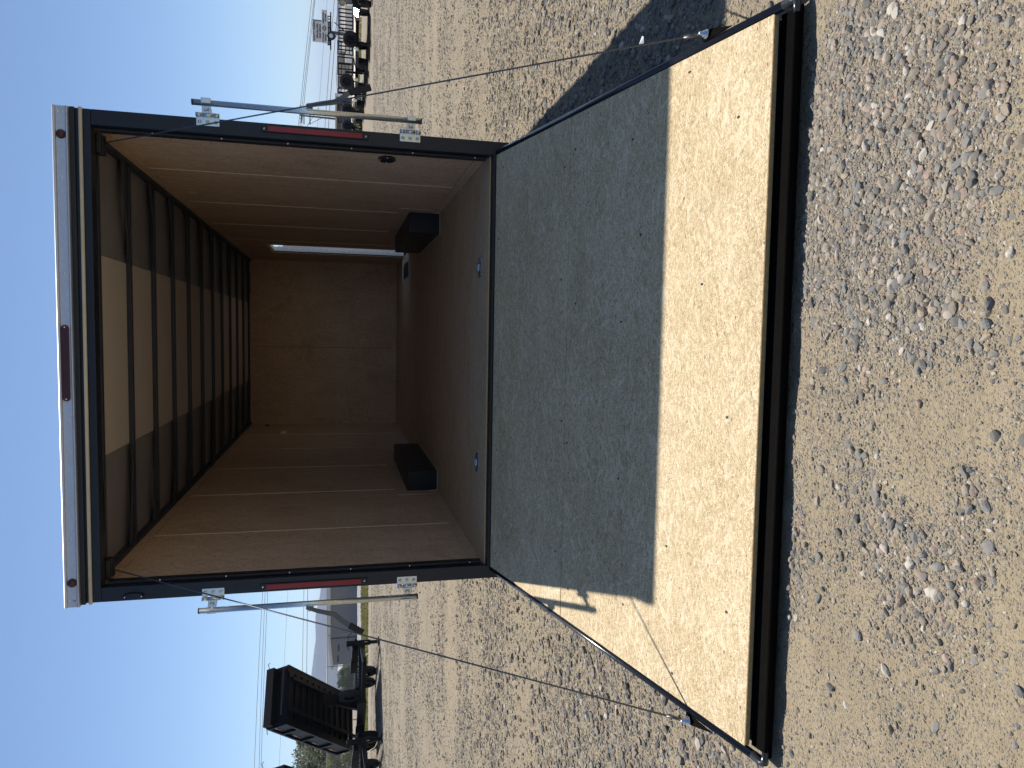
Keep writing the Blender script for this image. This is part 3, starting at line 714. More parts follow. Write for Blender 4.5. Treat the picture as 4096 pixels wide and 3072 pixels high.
# ------------------------------------------------------------------ dump trailers with raised beds (left)
def dump_trailer():
    t = thing('dump_trailer', (0, 0, 0), 'x', 'trailer', world=False)
    for y in (1.02, -1.02):
        mk('frame_rail', MB().box((-2.7, y-.045, .50), (2.35, y+.045, .80)), 'far_black', t, bevel=.008)
    mk('cross_members', MB().box((-2.6, -.97, .52), (-2.48, .97, .70)).box((-.6, -.97, .52), (-.5, .97, .66)).box((.9, -.97, .52), (1.0, .97, .68)).box((2.22, -.97, .52), (2.34, .97, .74)), 'far_black', t)
    # tongue, coupler, jack, tool box
    mk('tongue', MB().hexa([(2.35, -.9, .54), (3.2, -.05, .50), (3.2, .05, .50), (2.35, -.78, .54), (2.35, -.9, .68), (3.2, -.05, .64), (3.2, .05, .64), (2.35, -.78, .68)]).hexa([(2.35, .78, .54), (3.2, -.05, .50), (3.2, .05, .50), (2.35, .9, .54), (2.35, .78, .68), (3.2, -.05, .64), (3.2, .05, .64), (2.35, .9, .68)]).box((3.1, -.08, .50), (3.4, .08, .62)), 'far_black', t)
    for y in (1.16,):
        j = mk('jack', MB().box((2.02, y-.075, .30), (2.17, y+.075, 1.16)).box((1.96, y-.12, .78), (2.24, y+.10, .86)).box((2.05, y-.05, .05), (2.14, y+.05, .30)).box((1.94, y-.13, .0), (2.25, y+.13, .04)), 'far_black', t, bevel=.006)
        mk('crank', MB().tube([(2.1, y-.22, 1.10), (2.1, y+.24, 1.10), (2.14, y+.30, 1.06), (2.2, y+.36, .96)], .015, 8), 'far_black', j)
    cb = mk('control_box', MB().box((1.0, .93, .802), (2.0, 1.12, .96)).box((-.1, .93, .802), (.95, 1.1, .99)), 'far_black', t, bevel=.01)
    mk('safety_chain', MB().tube([(2.3, 1.1, .52), (2.0, 1.2, .30), (1.7, 1.2, .14), (1.3, 1.15, .22), (1.1, 1.1, .46)], .012, 6), 'trim_wood', t)
    for y in (1.20, -1.20):
        for x in (-.72, -1.85): wheel_into(t, (x, y, .375), .375, .21)
        s = 1 if y > 0 else -1
        mk('fender', MB().box((-2.4, min(s*1.08, s*1.34), .80), (-.12, max(s*1.08, s*1.34), .83)).hexa([(.12, min(s*1.08, s*1.34), .83), (.34, min(s*1.08, s*1.34), .60), (.34, max(s*1.08, s*1.34), .60), (.12, max(s*1.08, s*1.34), .83), (.12, min(s*1.08, s*1.34), .80), (.32, min(s*1.08, s*1.34), .58), (.32, max(s*1.08, s*1.34), .58), (.12, max(s*1.08, s*1.34), .80)]), 'far_black', t)
    yf = .974
    text_obj('lettering', 'LOAD TRAIL', 'letter_grey', t, (-.75, yf-.004, .59), (1, 0, 0), (0, 0, 1), .15, .003, 1.9, font_shear=.2)
    mk('emblem', MB().prism([(-1.1, yf-.004, .58), (-.84, yf-.004, .58), (-.80, yf-.004, .76), (-1.06, yf-.004, .76)], (0, .003, 0)), 'letter_blue', t)
    for x0 in (1.55, -1.95): tape(t, (x0+.0, yf-.004, .55), (x0+.62, yf-.004, .55), .09, (0, .003, 0), 2)
    mk('side_marker', MB().box((-2.3, yf-.02, .58), (-2.1, yf-.0005, .70)), 'amber_lens', t)
    for y in (1.02, -1.02):
        mk('lug_nuts', MB().lathe([(.03, -.01), (0, -.01)], (-.42, yf-.0, .375), 'y', 8), 'bolt', t)
    # raised bed: local (a along from hinge, y, h normal)
    A = R(31.5); H = Vector((-2.75, .0, .80)); fa = Vector((math.cos(A), 0, math.sin(A))); fn = Vector((-math.sin(A), 0, math.cos(A)))
    BM = Matrix(((fa.x, 0, fn.x, H.x), (0, 1, 0, 0), (fa.z, 0, fn.z, H.z), (0, 0, 0, 1)))
    BL = 4.45
    BL0 = BL
    bed = mk('bed', MB().box((0, -.95, .10), (BL, .95, .13), BM).box((0, -.98, .10), (BL, -.95, .82), BM).box((0, .95, .10), (BL, .98, .82), BM).box((BL-.03, -.949, .131), (BL, .949, .80), BM), 'far_black', t)
    for k in range(13):
        a = .12+k*.385
        mk('cross_rib', MB().box((a, -.80, .03), (a+.06, .80, .098), BM), 'far_black', bed)
    for y in (-.55, .55): mk('bed_rail', MB().box((.0, y-.05, -.08), (BL-.1, y+.05, .029), BM), 'far_black', bed)
    for y, s in ((-.98, -1), (.98, 1)):
        a_, b_ = sorted((y+s*.001, y+s*.06)); m = MB().box((0, a_, .76), (BL+.03, b_, .84), BM).box((0, a_, .08), (BL, b_, .16), BM)
        for q in (.05, 1.25, 2.45, 3.6, BL-.09): m.box((q, a_, .161), (q+.07, b_, .759), BM)
        mk('side_stakes', m, 'far_black', bed)
    for q in (.35, 1.5, 2.7, 3.9):
        o1 = BM @ Vector((q, -.9835, .22)); o2 = BM @ Vector((q+.5, -.9835, .22))
        for k, mt in ((0, 'red_tape'), (1, 'white_tape')):
            mk('reflector', MB().box((q+k*.22, -.986, .64), (q+.22+k*.22, -.981, .70), BM), mt, bed)
    mk('header', MB().box((BL+.001, -1.0, .56), (BL+.22, 1.0, .86), BM).box((BL+.001, -.95, .16), (BL+.05, -.88, .559), BM).box((BL+.001, .88, .16), (BL+.05, .95, .559), BM).box((BL+.001, -.3, .16), (BL+.05, -.2, .559), BM), 'far_black', bed)
    mk('tarp_arm', MB().tube([BM @ Vector((BL+.1, 1.0, .8)), BM @ Vector((BL+.16, 1.2, .86)), BM @ Vector((BL+.06, 1.3, .86))], .012, 6).tube([BM @ Vector((BL+.1, -1.0, .8)), BM @ Vector((BL-.06, -1.18, .86))], .012, 6), 'far_black', bed)
    mk('mud_plate', MB().box((BL*.30, .985, .5), (BL*.30+.02, 1.25, .75), BM), 'galv', bed)
    # scissor hoist
    mk('hoist', MB().hexa([(-.9, -.2, .70), (-.7, -.2, .70), (-.7, .2, .70), (-.9, .2, .70), (.1, -.16, 2.0), (.3, -.16, 1.95), (.3, .16, 1.95), (.1, .16, 2.0)]).tube([(.9, 0, .66), (-.2, 0, 1.45)], .07, 12), 'far_black', t)
    mk('hoist_rod', MB().tube([(-.2, 0, 1.45), (-.7, 0, 1.80)], .035, 10), 'galv', t)
    # spare wheel at the nose
    wheel_into(t, (1.05, -.30, 1.05), .375, .21, 'y', name='spare_wheel')
    return t
d1 = dump_trailer(); d1.location = (-13.40, 22.37, 0); d1.rotation_euler = (0, 0, math.atan2(-.683, .73))
tag(d1, 'black dump trailer with its bed raised, the one wholly in view before the grey building', 'trailer', 'dump trailers with raised beds')
d2 = copy_tree(d1); d2.location = (-15.75, 20.0, 0)
d2['label'] = 'black dump trailer with raised bed, cut by the picture edge, nearest the leafy tree'

# ------------------------------------------------------------------ flatbed and utility trailers (right)
def utility_trailer(L_=6.0, W_=1.75, deck=.62, gate='two', spare=(1.9, -.2, 1.0), tandem=True, r=.37):
    t = thing('utility_trailer', (0, 0, 0), 'x', 'trailer', world=False)
    h = W_/2
    mk('frame', MB().box((-L_/2, -h, deck-.18), (L_/2-1.3, -h+.08, deck)).box((-L_/2, h-.08, deck-.18), (L_/2-1.3, h, deck)).box((-L_/2, -h+.081, deck-.15), (-L_/2+.1, h-.081, deck-.01)).box((L_/2-1.4, -h+.081, deck-.15), (L_/2-1.3, h-.081, deck-.01)), 'far_black', t)
    mk('deck', MB().box((-L_/2+.101, -h+.081, deck-.05), (L_/2-1.401, h-.081, deck-.012)), 'trim_wood', t)
    mk('tongue', MB().hexa([(L_/2-1.3, -h, deck-.16), (L_/2, -.05, deck-.14), (L_/2, .05, deck-.14), (L_/2-1.3, -h+.1, deck-.16), (L_/2-1.3, -h, deck-.04), (L_/2, -.05, deck-.02), (L_/2, .05, deck-.02), (L_/2-1.3, -h+.1, deck-.04)]).hexa([(L_/2-1.3, h-.1, deck-.16), (L_/2, -.05, deck-.14), (L_/2, .05, deck-.14), (L_/2-1.3, h, deck-.16), (L_/2-1.3, h-.1, deck-.04), (L_/2, -.05, deck-.02), (L_/2, .05, deck-.02), (L_/2-1.3, h, deck-.04)]), 'far_black', t)
    mk('coupler', MB().box((L_/2+.001, -.07, deck-.12), (L_/2+.28, .07, deck)).tube([(L_/2+.12, 0, deck), (L_/2+.2, 0, deck+.08)], .03, 8), 'galv', t)
    mk('jack', MB().box((L_/2-.45, .16, .32), (L_/2-.35, .26, deck+.5)).box((L_/2-.43, .18, .04), (L_/2-.37, .24, .319)).box((L_/2-.52, .08, 0), (L_/2-.28, .34, .035)), 'far_black', t)
    xs = (-.35, -1.25) if tandem else (-.7,)
    for s in (-1, 1):
        for x in xs: wheel_into(t, (x, s*(h+.14), r), r, .2)
        a, b = sorted((s*(h+.001), s*(h+.27))); x0, x1 = xs[-1]-.5, xs[0]+.5
        mk('fender', MB().box((x0, a, r*2+.05), (x1, b, r*2+.07)), 'far_black', t)
        tape(t, (L_/2-1.9, s*(h+.003) if s > 0 else -h-.003, deck-.12), (L_/2-1.45, s*(h+.003) if s > 0 else -h-.003, deck-.12), .06, (0, .002*s, 0))
        tape(t, (-L_/2+.1, s*(h+.003) if s > 0 else -h-.003, deck-.12), (-L_/2+.7, s*(h+.003) if s > 0 else -h-.003, deck-.12), .06, (0, .002*s, 0))
        if tandem: mk('rub_rail', MB().box((-L_/2, min(s*(h+.05), s*(h+.06)), deck-.03), (xs[-1]-.55, max(s*(h+.05), s*(h+.06)), deck-.0)), 'alu', t)
    def ladder(y0, y1, z0, z1, nb, cross=0):
        m = MB(); x = -L_/2-.03; b = .035
        m.box((x-b, y0, z1-.05), (x+b, y1, z1)).box((x-b, y0, z0), (x+b, y1, z0+.06))
        for k in range(nb+1):
            y = y0+(y1-y0-.065)*k/nb; m.box((x-b*.9, y, z0+.061), (x+b*.9, y+.065, z1-.051))
        for k in range(cross): z = z0+(z1-z0)*(k+1)/(cross+1); m.box((x-b*.7, y0+.041, z-.02), (x+b*.7, y1-.041, z+.02)) if nb < 2 else None
        return m
    if gate == 'two':
        mk('ramp_gate', ladder(-h, -.03, deck+.02, deck+.80, 5), 'far_black', t); mk('ramp_gate', ladder(.03, h, deck+.02, deck+.80, 5), 'far_black', t)
    elif gate == 'one': mk('ramp_gate', ladder(-h, h*.1, deck+.02, deck+.9, 3), 'far_black', t); mk('ramp_gate', ladder(h*.2, h, deck+.02, deck+.9, 1, 3), 'far_black', t)
    elif gate == 'solid':
        mk('ramp_gate', ladder(-h, -h*.45, deck+.02, deck+.92, 1, 3), 'far_black', t); mk('ramp_gate', ladder(h*.1, h*.55, deck+.02, deck+.92, 1, 3), 'far_black', t)
    if spare:
        wheel_into(t, spare, .37, .21, 'x', name='spare_wheel')
        mk('spare_mount', MB().box((spare[0]-.16, spare[1]-.03, deck+.0), (spare[0]-.11, spare[1]+.03, spare[2]+.05)), 'far_black', t)
    return t
HD = math.atan2(-.88, -.47)
grp = 'flatbed trailers parked in a row'
def place(t, jx, jy, L_, label, rz=HD):
    f = Vector((math.cos(rz), math.sin(rz))); t.rotation_euler = (0, 0, rz); t.location = (jx-f.x*(L_/2-.4), jy-f.y*(L_/2-.4), 0)
    tag(t, label, 'trailer', grp)
u2 = utility_trailer(6.4, 2.05, .70, 'two', (2.3, .25, .92)); place(u2, 13.5, 31.3, 6.4, 'black flatbed trailer with two raised ladder gates, parked before the sign pole')
u3 = utility_trailer(6.0, 1.8, .66, 'one', (2.2, -.3, 1.08)); place(u3, 13.0, 33.9, 6.0, 'black flatbed trailer with big spare wheel, between the sign pole and lock bar handle')
u4 = utility_trailer(6.0, 1.7, .64, 'one', None, r=.34); place(u4, 13.1, 37.5, 6.0, 'black flatbed trailer partly hidden by the black grip of the lock bar handle')
u5 = utility_trailer(6.0, 1.6, .64, 'solid', (2.2, .2, .98), r=.34); place(u5, 13.17, 41.0, 6.0, 'black flatbed trailer before the grey shed, between the handle grip and the lock bar')
u6 = utility_trailer(6.0, 1.6, .64, 'solid', (2.2, .2, .95), r=.34); place(u6, 13.2, 44.6, 6.0, 'black flatbed trailer seen between the lock bar and the cargo trailer')
# big black deck trailer with tool box at the picture edge
t1 = thing('equipment_trailer', (0, 0, 0), 'x', 'trailer', world=False)
mk('frame', MB().box((-3, -1.1, .62), (3, -1.0, .90)).box((-3, 1.0, .62), (3, 1.1, .90)).box((-3, -.999, .66), (-2.9, .999, .86)).box((2.9, -.999, .66), (3, .999, .86)), 'far_black', t1)
mk('side_wall', MB().box((-3, -1.13, .901), (3, -1.10, 1.12)).box((-3, 1.10, .901), (3, 1.13, 1.12)).box((-3, -1.16, 1.121), (3, -1.08, 1.16)).box((-3, 1.08, 1.121), (3, 1.16, 1.16)), 'far_black', t1)
mk('floor', MB().box((-2.9, -.999, .86), (2.9, .999, .898)), 'far_black', t1)
for y in (1.22, -1.22):
    for x in (.2, 1.05): wheel_into(t1, (x, y, .41), .41, .24)
wheel_into(t1, (1.9, .3, 1.12), .40, .21, 'x', name='spare_wheel')
place(t1, 16.0, 29.6, 4.6, 'black high-sided equipment trailer with a glinting tool box, cut by the picture edge')
fv = Vector((math.cos(HD), math.sin(HD), 0))
cpt = at(1424, 48, 28.2)
half = ((CAM-cpt).normalized()+SUN_DIR).normalized()
lx = (Vector((0, 0, 1)).cross(half)).normalized(); ly = half.cross(lx)
# tool box, and a polished plate added and tilted to glint at the camera
inv = Matrix.Translation(Vector(t1.location)) @ Matrix.Rotation(HD, 4, 'Z'); inv = inv.inverted()
q4 = [cpt-lx*.17-ly*.12, cpt+lx*.17-ly*.16, cpt+lx*.14+ly*.13, cpt-lx*.13+ly*.10]
tb = mk('tool_box', MB().box((1.75, -1.36, .50), (2.45, -1.14, .86)), 'far_black', t1, bevel=.01)
mk('glint_lid', MB().prism([inv @ q for q in q4], inv.to_3x3() @ (half*.01)), 'chrome', tb)

# ------------------------------------------------------------------ pole sign with a small trailer on it
def sign_board(a, b, Y, th=.12):
    p0 = at(a[0], a[1], Y); p1 = at(b[0], b[1], Y); x0, x1 = sorted((p0.x, p1.x)); z0, z1 = sorted((p0.z, p1.z)); return x0, x1, z0, z1
SY = 75.0
x0, x1, z0, z1 = sign_board((1250, 78), (1286, 169), SY)
S = thing('pole_sign', (at(1384, 135, SY).x, SY+.2, -.4), 'tall white advertising sign on one pole with a small trailer mounted under the lettering', 'sign')
X0, X1, Z0, Z1 = sign_board((1287, 38), (1308, 173), SY)
MATw = 'sign_white'
bd = mk('upper_board', MB().box((x0, SY, Z1+.02), (x1, SY+.15, z1)), MATw, S)
mk('board_edge', MB().box((x1-.10, SY-.02, Z1+.02), (x1+.03, SY+.17, z1+.01)), 'sign_edge', bd)
hh_ = (z1-Z1-.02)
def line(par, s, xc, zb, h, wtot):
    o = text_obj('lettering', s, 'ink', par, (0, 0, 0), (1, 0, 0), (0, 0, 1), h, .01, 1.0, 'CENTER')
    xs_ = [v.co.x for v in o.data.vertices]; zs = [v.co.z for v in o.data.vertices]
    kx = wtot/(max(xs_)-min(xs_)); kz = h/(max(zs)-min(zs)); cx = (max(xs_)+min(xs_))/2; mz = min(zs)
    off = Vector(par.get('_abs', (0, 0, 0)))
    for v in o.data.vertices:
        v.co.x = (v.co.x-cx)*kx+xc-off.x; v.co.z = (v.co.z-mz)*kz+zb-off.z; v.co.y = v.co.y+SY-.012-off.y
    return o
cxu = (x0+x1)/2; wu = x1-x0
line(bd, 'QUALITY TRAILERS', cxu-.04, z1-hh_*.32, hh_*.26, wu*.90)
line(bd, '928-636-6995', cxu+.0, z1-hh_*.64, hh_*.22, wu*.68)
line(bd, 'SALES SERVICE', cxu+.0, z1-hh_*.95, hh_*.22, wu*.64)
bd2 = mk('lower_board', MB().box((X0, SY, Z0), (X1, SY+.15, Z1)), MATw, S)
hb = Z1-Z0; wb = X1-X0
line(bd2, 'RV STORAGE', X0+wb*.17, Z1-hb*.43, hb*.30, wb*.28)
line(bd2, 'RENTALS', X0+wb*.17, Z0+hb*.12, hb*.30, wb*.20)
line(bd2, 'FABRICATION', X1-wb*.24, Z1-hb*.43, hb*.30, wb*.33)
line(bd2, 'WELDING', X1-wb*.24, Z0+hb*.12, hb*.30, wb*.23)
cxl = X0+wb*.445; czl = (Z0+Z1)/2
m = MB()
for a in range(0, 360, 12):
    c1_, s1_ = math.cos(R(a)), math.sin(R(a)); c2_, s2_ = math.cos(R(a+12)), math.sin(R(a+12))
    for ro, rn in ((hb*.40, hb*.32),): m.prism([(cxl+rn*c1_, SY-.004, czl+rn*s1_), (cxl+ro*c1_, SY-.004, czl+ro*s1_), (cxl+ro*c2_, SY-.004, czl+ro*s2_), (cxl+rn*c2_, SY-.004, czl+rn*s2_)], (0, -.01, 0))
m.box((cxl-hb*.55, SY-.02, czl-hb*.12), (cxl+hb*.55, SY-.004, czl+hb*.12)).box((cxl-hb*.2, SY-.02, czl+hb*.18), (cxl+hb*.2, SY-.004, czl+hb*.26)).box((cxl-hb*.2, SY-.02, czl-hb*.26), (cxl+hb*.2, SY-.004, czl-hb*.18))
mk('emblem', m, 'ink', bd2)
mk('emblem_band', MB().box((cxl-hb*.45, SY-.026, czl-hb*.05), (cxl+hb*.45, SY-.021, czl+hb*.05)), MATw, bd2)
pt = at(1333, 135, SY); pb = at(1384, 135, SY)
mk('pole', MB().tube([(pb.x, SY+.2, -2.2), (pb.x, SY+.2, pt.z+.2)], .20, 14), 'sign_pole' if 'sign_pole' in MAT else 'trim_wood', S)
mk('brace', MB().tube([(pb.x+.3, SY+.2, pt.z-1.2), (pb.x+1.1, SY+.2, pt.z-.1)], .05, 6), 'far_black', S)
ax0, ax1, az0, az1 = sign_board((1309, 61), (1325, 181), SY)
mt = thing('small_display_trailer', ((ax0+ax1)/2, SY+.6, az0), 'little black utility trailer perched on top of the sign pole under the boards', 'trailer')
m = MB().box((ax0, SY+.05, az0), (ax1, SY+.15, az0+.14)).box((ax0, SY+1.2, az0), (ax1, SY+1.3, az0+.14)).box((ax0, SY+.05, az1-.1), (ax1, SY+.12, az1-.02))
for k in range(7): xx_ = ax0+(ax1-ax0-.09)*[0, .16, .40, .60, .80, .9, 1][k]; m.box((xx_, SY+.06, az0+.141), (xx_+.09, SY+.11, az1-.101))
mk('frame', m, 'far_black', mt)
mk('side_panel', MB().box((ax0+.1, SY+.115, az0+.141), (ax0+(ax1-ax0)*.80, SY+.13, az1-.101)), 'sign_panel' if 'sign_panel' in MAT else 'trim_wood', mt)
mk('tongue', MB().box((ax1+.001, SY+.5, az0), (at(1325, 40, SY).x, SY+.62, az0+.12)), 'far_black', mt)
q = at(1325, 146, SY); wheel_into(mt, (q.x, SY-.12, q.z), .42, .22, 'y', 'galv'); q = at(1332, 117, SY); wheel_into(mt, (q.x, SY+1.4, q.z), .36, .22, 'y', 'galv')

# ------------------------------------------------------------------ buildings
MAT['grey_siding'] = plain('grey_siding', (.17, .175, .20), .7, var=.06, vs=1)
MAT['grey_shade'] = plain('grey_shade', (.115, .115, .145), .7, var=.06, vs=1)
MAT['roof_white'] = plain('roof_white', (.62, .60, .56), .6, var=.08, vs=1)
MAT['tan_wall'] = plain('tan_wall', (.30, .265, .22), .8, var=.08, vs=1)
MAT['rv_white'] = plain('rv_white', (.80, .80, .76), .5, var=.03)
a = at(1425, 2250, 92); b = at(1425, 2653, 92); tz = at(1322, 2500, 92).z
B = thing('grey_building', ((a.x+b.x)/2, 97, -1.7), 'long low grey building with a pale roof edge beyond the chain link fence', 'building')
peak = at(1316, 2500, 92).z; eave = at(1327, 2653, 92).z
mk('wall', MB().prism([(b.x, 92, -1.8), (a.x+6, 92, -1.8), (a.x+6, 92, tz-.02), (b.x+3.5, 92, peak-.25), (b.x, 92, eave-.25)], (0, 10, 0)), 'grey_siding', B)
mk('roof', MB().prism([(b.x-.4, 91.4, eave-.25), (b.x+3.5, 91.4, peak-.22), (a.x+6.4, 91.4, tz), (a.x+6.4, 91.4, tz+.32), (b.x+3.5, 91.4, peak+.12), (b.x-.4, 91.4, eave+.05)], (0, 11, 0)), 'roof_white', B)
for q_ in ((1355, 2592), (1352, 2635)):
    q = at(*q_, 92); mk('wall_vent', MB().box((q.x-.45, 91.93, q.z-.12), (q.x+.45, 91.995, q.z+.12)), 'far_black', B)
q = at(1400, 2540, 92); mk('lean_to_post', MB().box((q.x-.06, 91.2, -1.7), (q.x+.06, 91.4, 2.6)), 'far_black', B)
a = at(1425, 2662, 100); b = at(1425, 2765, 100); tz = at(1372, 2700, 100).z
B = thing('pale_building', ((a.x+b.x)/2, 104, -1.7), 'small tan gabled building with a bright white roof beside the grey building', 'building')
mk('wall', MB().box((b.x, 100, -1.8), (a.x, 108, tz)), 'tan_wall', B)
mk('roof', MB().prism([(b.x-.3, 99.6, tz+.01), (a.x+.3, 99.6, tz+.01), (a.x-.5, 99.6, tz+.75)], (0, 9, 0)), 'roof_white', B)
def shed(name, p_tl, p_br, Y, depth, mat, label, zb=-1.8, roof='roof_white'):
    a = at(*p_tl, Y); b = at(*p_br, Y); x0, x1 = sorted((a.x, b.x))
    B = thing(name, ((x0+x1)/2, Y+depth/2, zb), label, 'building')
    mk('wall', MB().box((x0, Y, zb), (x1, Y+depth, a.z)), mat, B); mk('roof', MB().box((x0-.2, Y-.2, a.z+.002), (x1+.2, Y+depth+.2, a.z+.12)), roof, B)
    return B
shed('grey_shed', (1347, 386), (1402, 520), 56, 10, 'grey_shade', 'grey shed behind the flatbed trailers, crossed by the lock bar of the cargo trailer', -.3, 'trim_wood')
shed('low_grey_building', (1352, 203), (1400, 262), 88, 8, 'tan_wall', 'low brown-grey building behind the gates, between the sign pole and the dirt mound')
shed('white_building', (1385, 20), (1393, 206), 84, 6, 'rv_white', 'long bright white building low behind the ladder gates and the pole sign')
# mound
q = at(1393, 300, 70)
m = MB(); vs = []; nn = 26
for j in range(9):
    for k in range(nn):
        a = 2*math.pi*k/nn; rr = (1-(j/8)**2*1.0); vs.append((q.x+math.cos(a)*3.8*(1-j/8)**.55*(1+.06*math.sin(3*a)), 74+math.sin(a)*3*(1-j/8)**.55, -1.9+(q.z+1.9)*(j/8)**.8))
fs = [(j*nn+k, j*nn+(k+1) % nn, (j+1)*nn+(k+1) % nn, (j+1)*nn+k) for j in range(8) for k in range(nn)]
o = mk('dirt_mound', MB().addv(vs, fs, True), 'tan_wall'); tag(o, 'rounded tan dirt mound behind the trailer gates beside the sign pole', 'mound')

# ------------------------------------------------------------------ chain link fence
n = N('chain_link')
sp_ = n.sep(n.tc); k1 = n.math('ADD', sp_[0], sp_[2]); k2 = n.math('SUBTRACT', sp_[0], sp_[2])
w1 = n.math('ABSOLUTE', n.math('SUBTRACT', n.math('FRACT', n.math('MULTIPLY', k1, 7.5)), .5)); w2 = n.math('ABSOLUTE', n.math('SUBTRACT', n.math('FRACT', n.math('MULTIPLY', k2, 7.5)), .5))
al = n.math('LESS_THAN', n.math('MINIMUM', w1, w2), .045)
n.set(color=(.40, .41, .42), metal=.5, rough=.5, alpha=al); MAT['chain_link'] = n.m
MAT['fence_steel'] = plain('fence_steel', (.30, .31, .33), .45, metal=.5)
FY = 43.0
FN = thing('chain_link_fence', (-24, FY, 0), 'grey chain link fence with steel posts and top rail behind the dump trailers', 'fence')
ft = at(1307, 2500, FY).z; xa = at(1307, 2150, FY).x; xb_ = -42
mk('mesh', MB().prism([(xb_, FY+.04, .03), (xa, FY+.04, .03), (xa, FY+.04, ft-.03), (xb_, FY+.04, ft-.03)], (0, .006, 0)), 'chain_link', FN)
mk('top_rail', MB().tube([(xb_, FY, ft), (xa, FY, ft-.02)], .028, 8), 'fence_steel', FN)
for py in (2180, 2288, 2396, 2535, 2660, 2770, 2880, 2990, 3072):
    x = at(1400, py, FY).x; mk('post', MB().tube([(x, FY, -.1), (x, FY, ft+.04)], .035, 8), 'fence_steel', FN)

# ------------------------------------------------------------------ grass strip, white rock strip
def leafmat(name, stops):
    n = N(name); r_ = n.geo('Random Per Island'); n.set(color=n.ramp(r_, stops), rough=.7, spec=.2)
    tr = n.t.nodes.new('ShaderNodeBsdfTranslucent'); n.t.links.new(n.b.inputs[0].links[0].from_socket, tr.inputs[0])
    mx = n.t.nodes.new('ShaderNodeMixShader'); mx.inputs[0].default_value = .3
    n.t.links.new(n.b.outputs[0], mx.inputs[1]); n.t.links.new(tr.outputs[0], mx.inputs[2]); n.t.links.new(mx.outputs[0], n.out.inputs[0]); return n.m
gmat = leafmat('grass_blades', [(0, (.10, .13, .03)), (.45, (.20, .21, .06)), (.7, (.36, .30, .12)), (1, (.50, .40, .20))])
K = 52000
gx_ = rng.uniform(-34, -8, K); gy_ = 31.5+rng.uniform(0, 1, K)**1.0*9.5
kp = vnoise(gx_*.6, gy_*.8, 41)+.25*vnoise(gx_*3, gy_*3, 42) > .36; gx_, gy_ = gx_[kp], gy_[kp]; K = len(gx_)
hgt = rng.uniform(.05, .20, K); an = rng.uniform(0, 3.14, K); le = rng.normal(0, .05, (K, 2)); wd_ = rng.uniform(.012, .03, K); z0_ = ground_z(gx_, gy_)
Vg = np.stack([np.stack([gx_-np.cos(an)*wd_, gy_-np.sin(an)*wd_, z0_], -1), np.stack([gx_+np.cos(an)*wd_, gy_+np.sin(an)*wd_, z0_], -1), np.stack([gx_+le[:, 0], gy_+le[:, 1], z0_+hgt], -1)], 1).reshape(-1, 3)
o = np_mesh('grass', Vg, np.arange(3*K).reshape(-1, 3), gmat); o['kind'] = 'stuff'
# dry tufts on the right side beyond the trailers
K = 15000; gx_ = rng.uniform(8, 34, K); gy_ = rng.uniform(47, 60, K); kp = vnoise(gx_*.5, gy_*.5, 43) > .4; gx_, gy_ = gx_[kp], gy_[kp]; K = len(gx_)
hgt = rng.uniform(.05, .35, K); an = rng.uniform(0, 3.14, K); wd_ = rng.uniform(.02, .05, K); z0_ = ground_z(gx_, gy_)
Vg = np.stack([np.stack([gx_-np.cos(an)*wd_, gy_-np.sin(an)*wd_, z0_], -1), np.stack([gx_+np.cos(an)*wd_, gy_+np.sin(an)*wd_, z0_], -1), np.stack([gx_+wd_, gy_, z0_+hgt], -1)], 1).reshape(-1, 3)
o = np_mesh('dry_grass', Vg, np.arange(3*K).reshape(-1, 3), gmat); o['kind'] = 'stuff'
n = N('white_rock'); cc = n.vor(n.geo('Position'), 9); n.set(color=n.ramp(n.sep(cc)[0], [(0, (.17, .165, .16)), (.5, (.28, .275, .27)), (1, (.42, .41, .40))]), rough=.9, normal=n.bump(n.vor(n.geo('Position'), 9, out='Distance'), .8, .05))
xs2 = np.linspace(-60, -9, 120); ys2 = np.linspace(43.4, 51.5, 24); A_, B_ = np.meshgrid(xs2, ys2)
Z_ = ground_z(A_, B_)+.03+.12*np.sin((B_-43.4)/8.1*math.pi)*(0.7+.6*vnoise(A_, B_, 51)); Vs = np.stack([A_, B_, Z_], -1).reshape(-1, 3); ii = np.arange(A_.size).reshape(A_.shape)
o = np_mesh('rock_strip', Vs, np.stack([ii[:-1, :-1], ii[:-1, 1:], ii[1:, 1:], ii[1:, :-1]], -1).reshape(-1, 4), n.m, True); o['kind'] = 'structure'

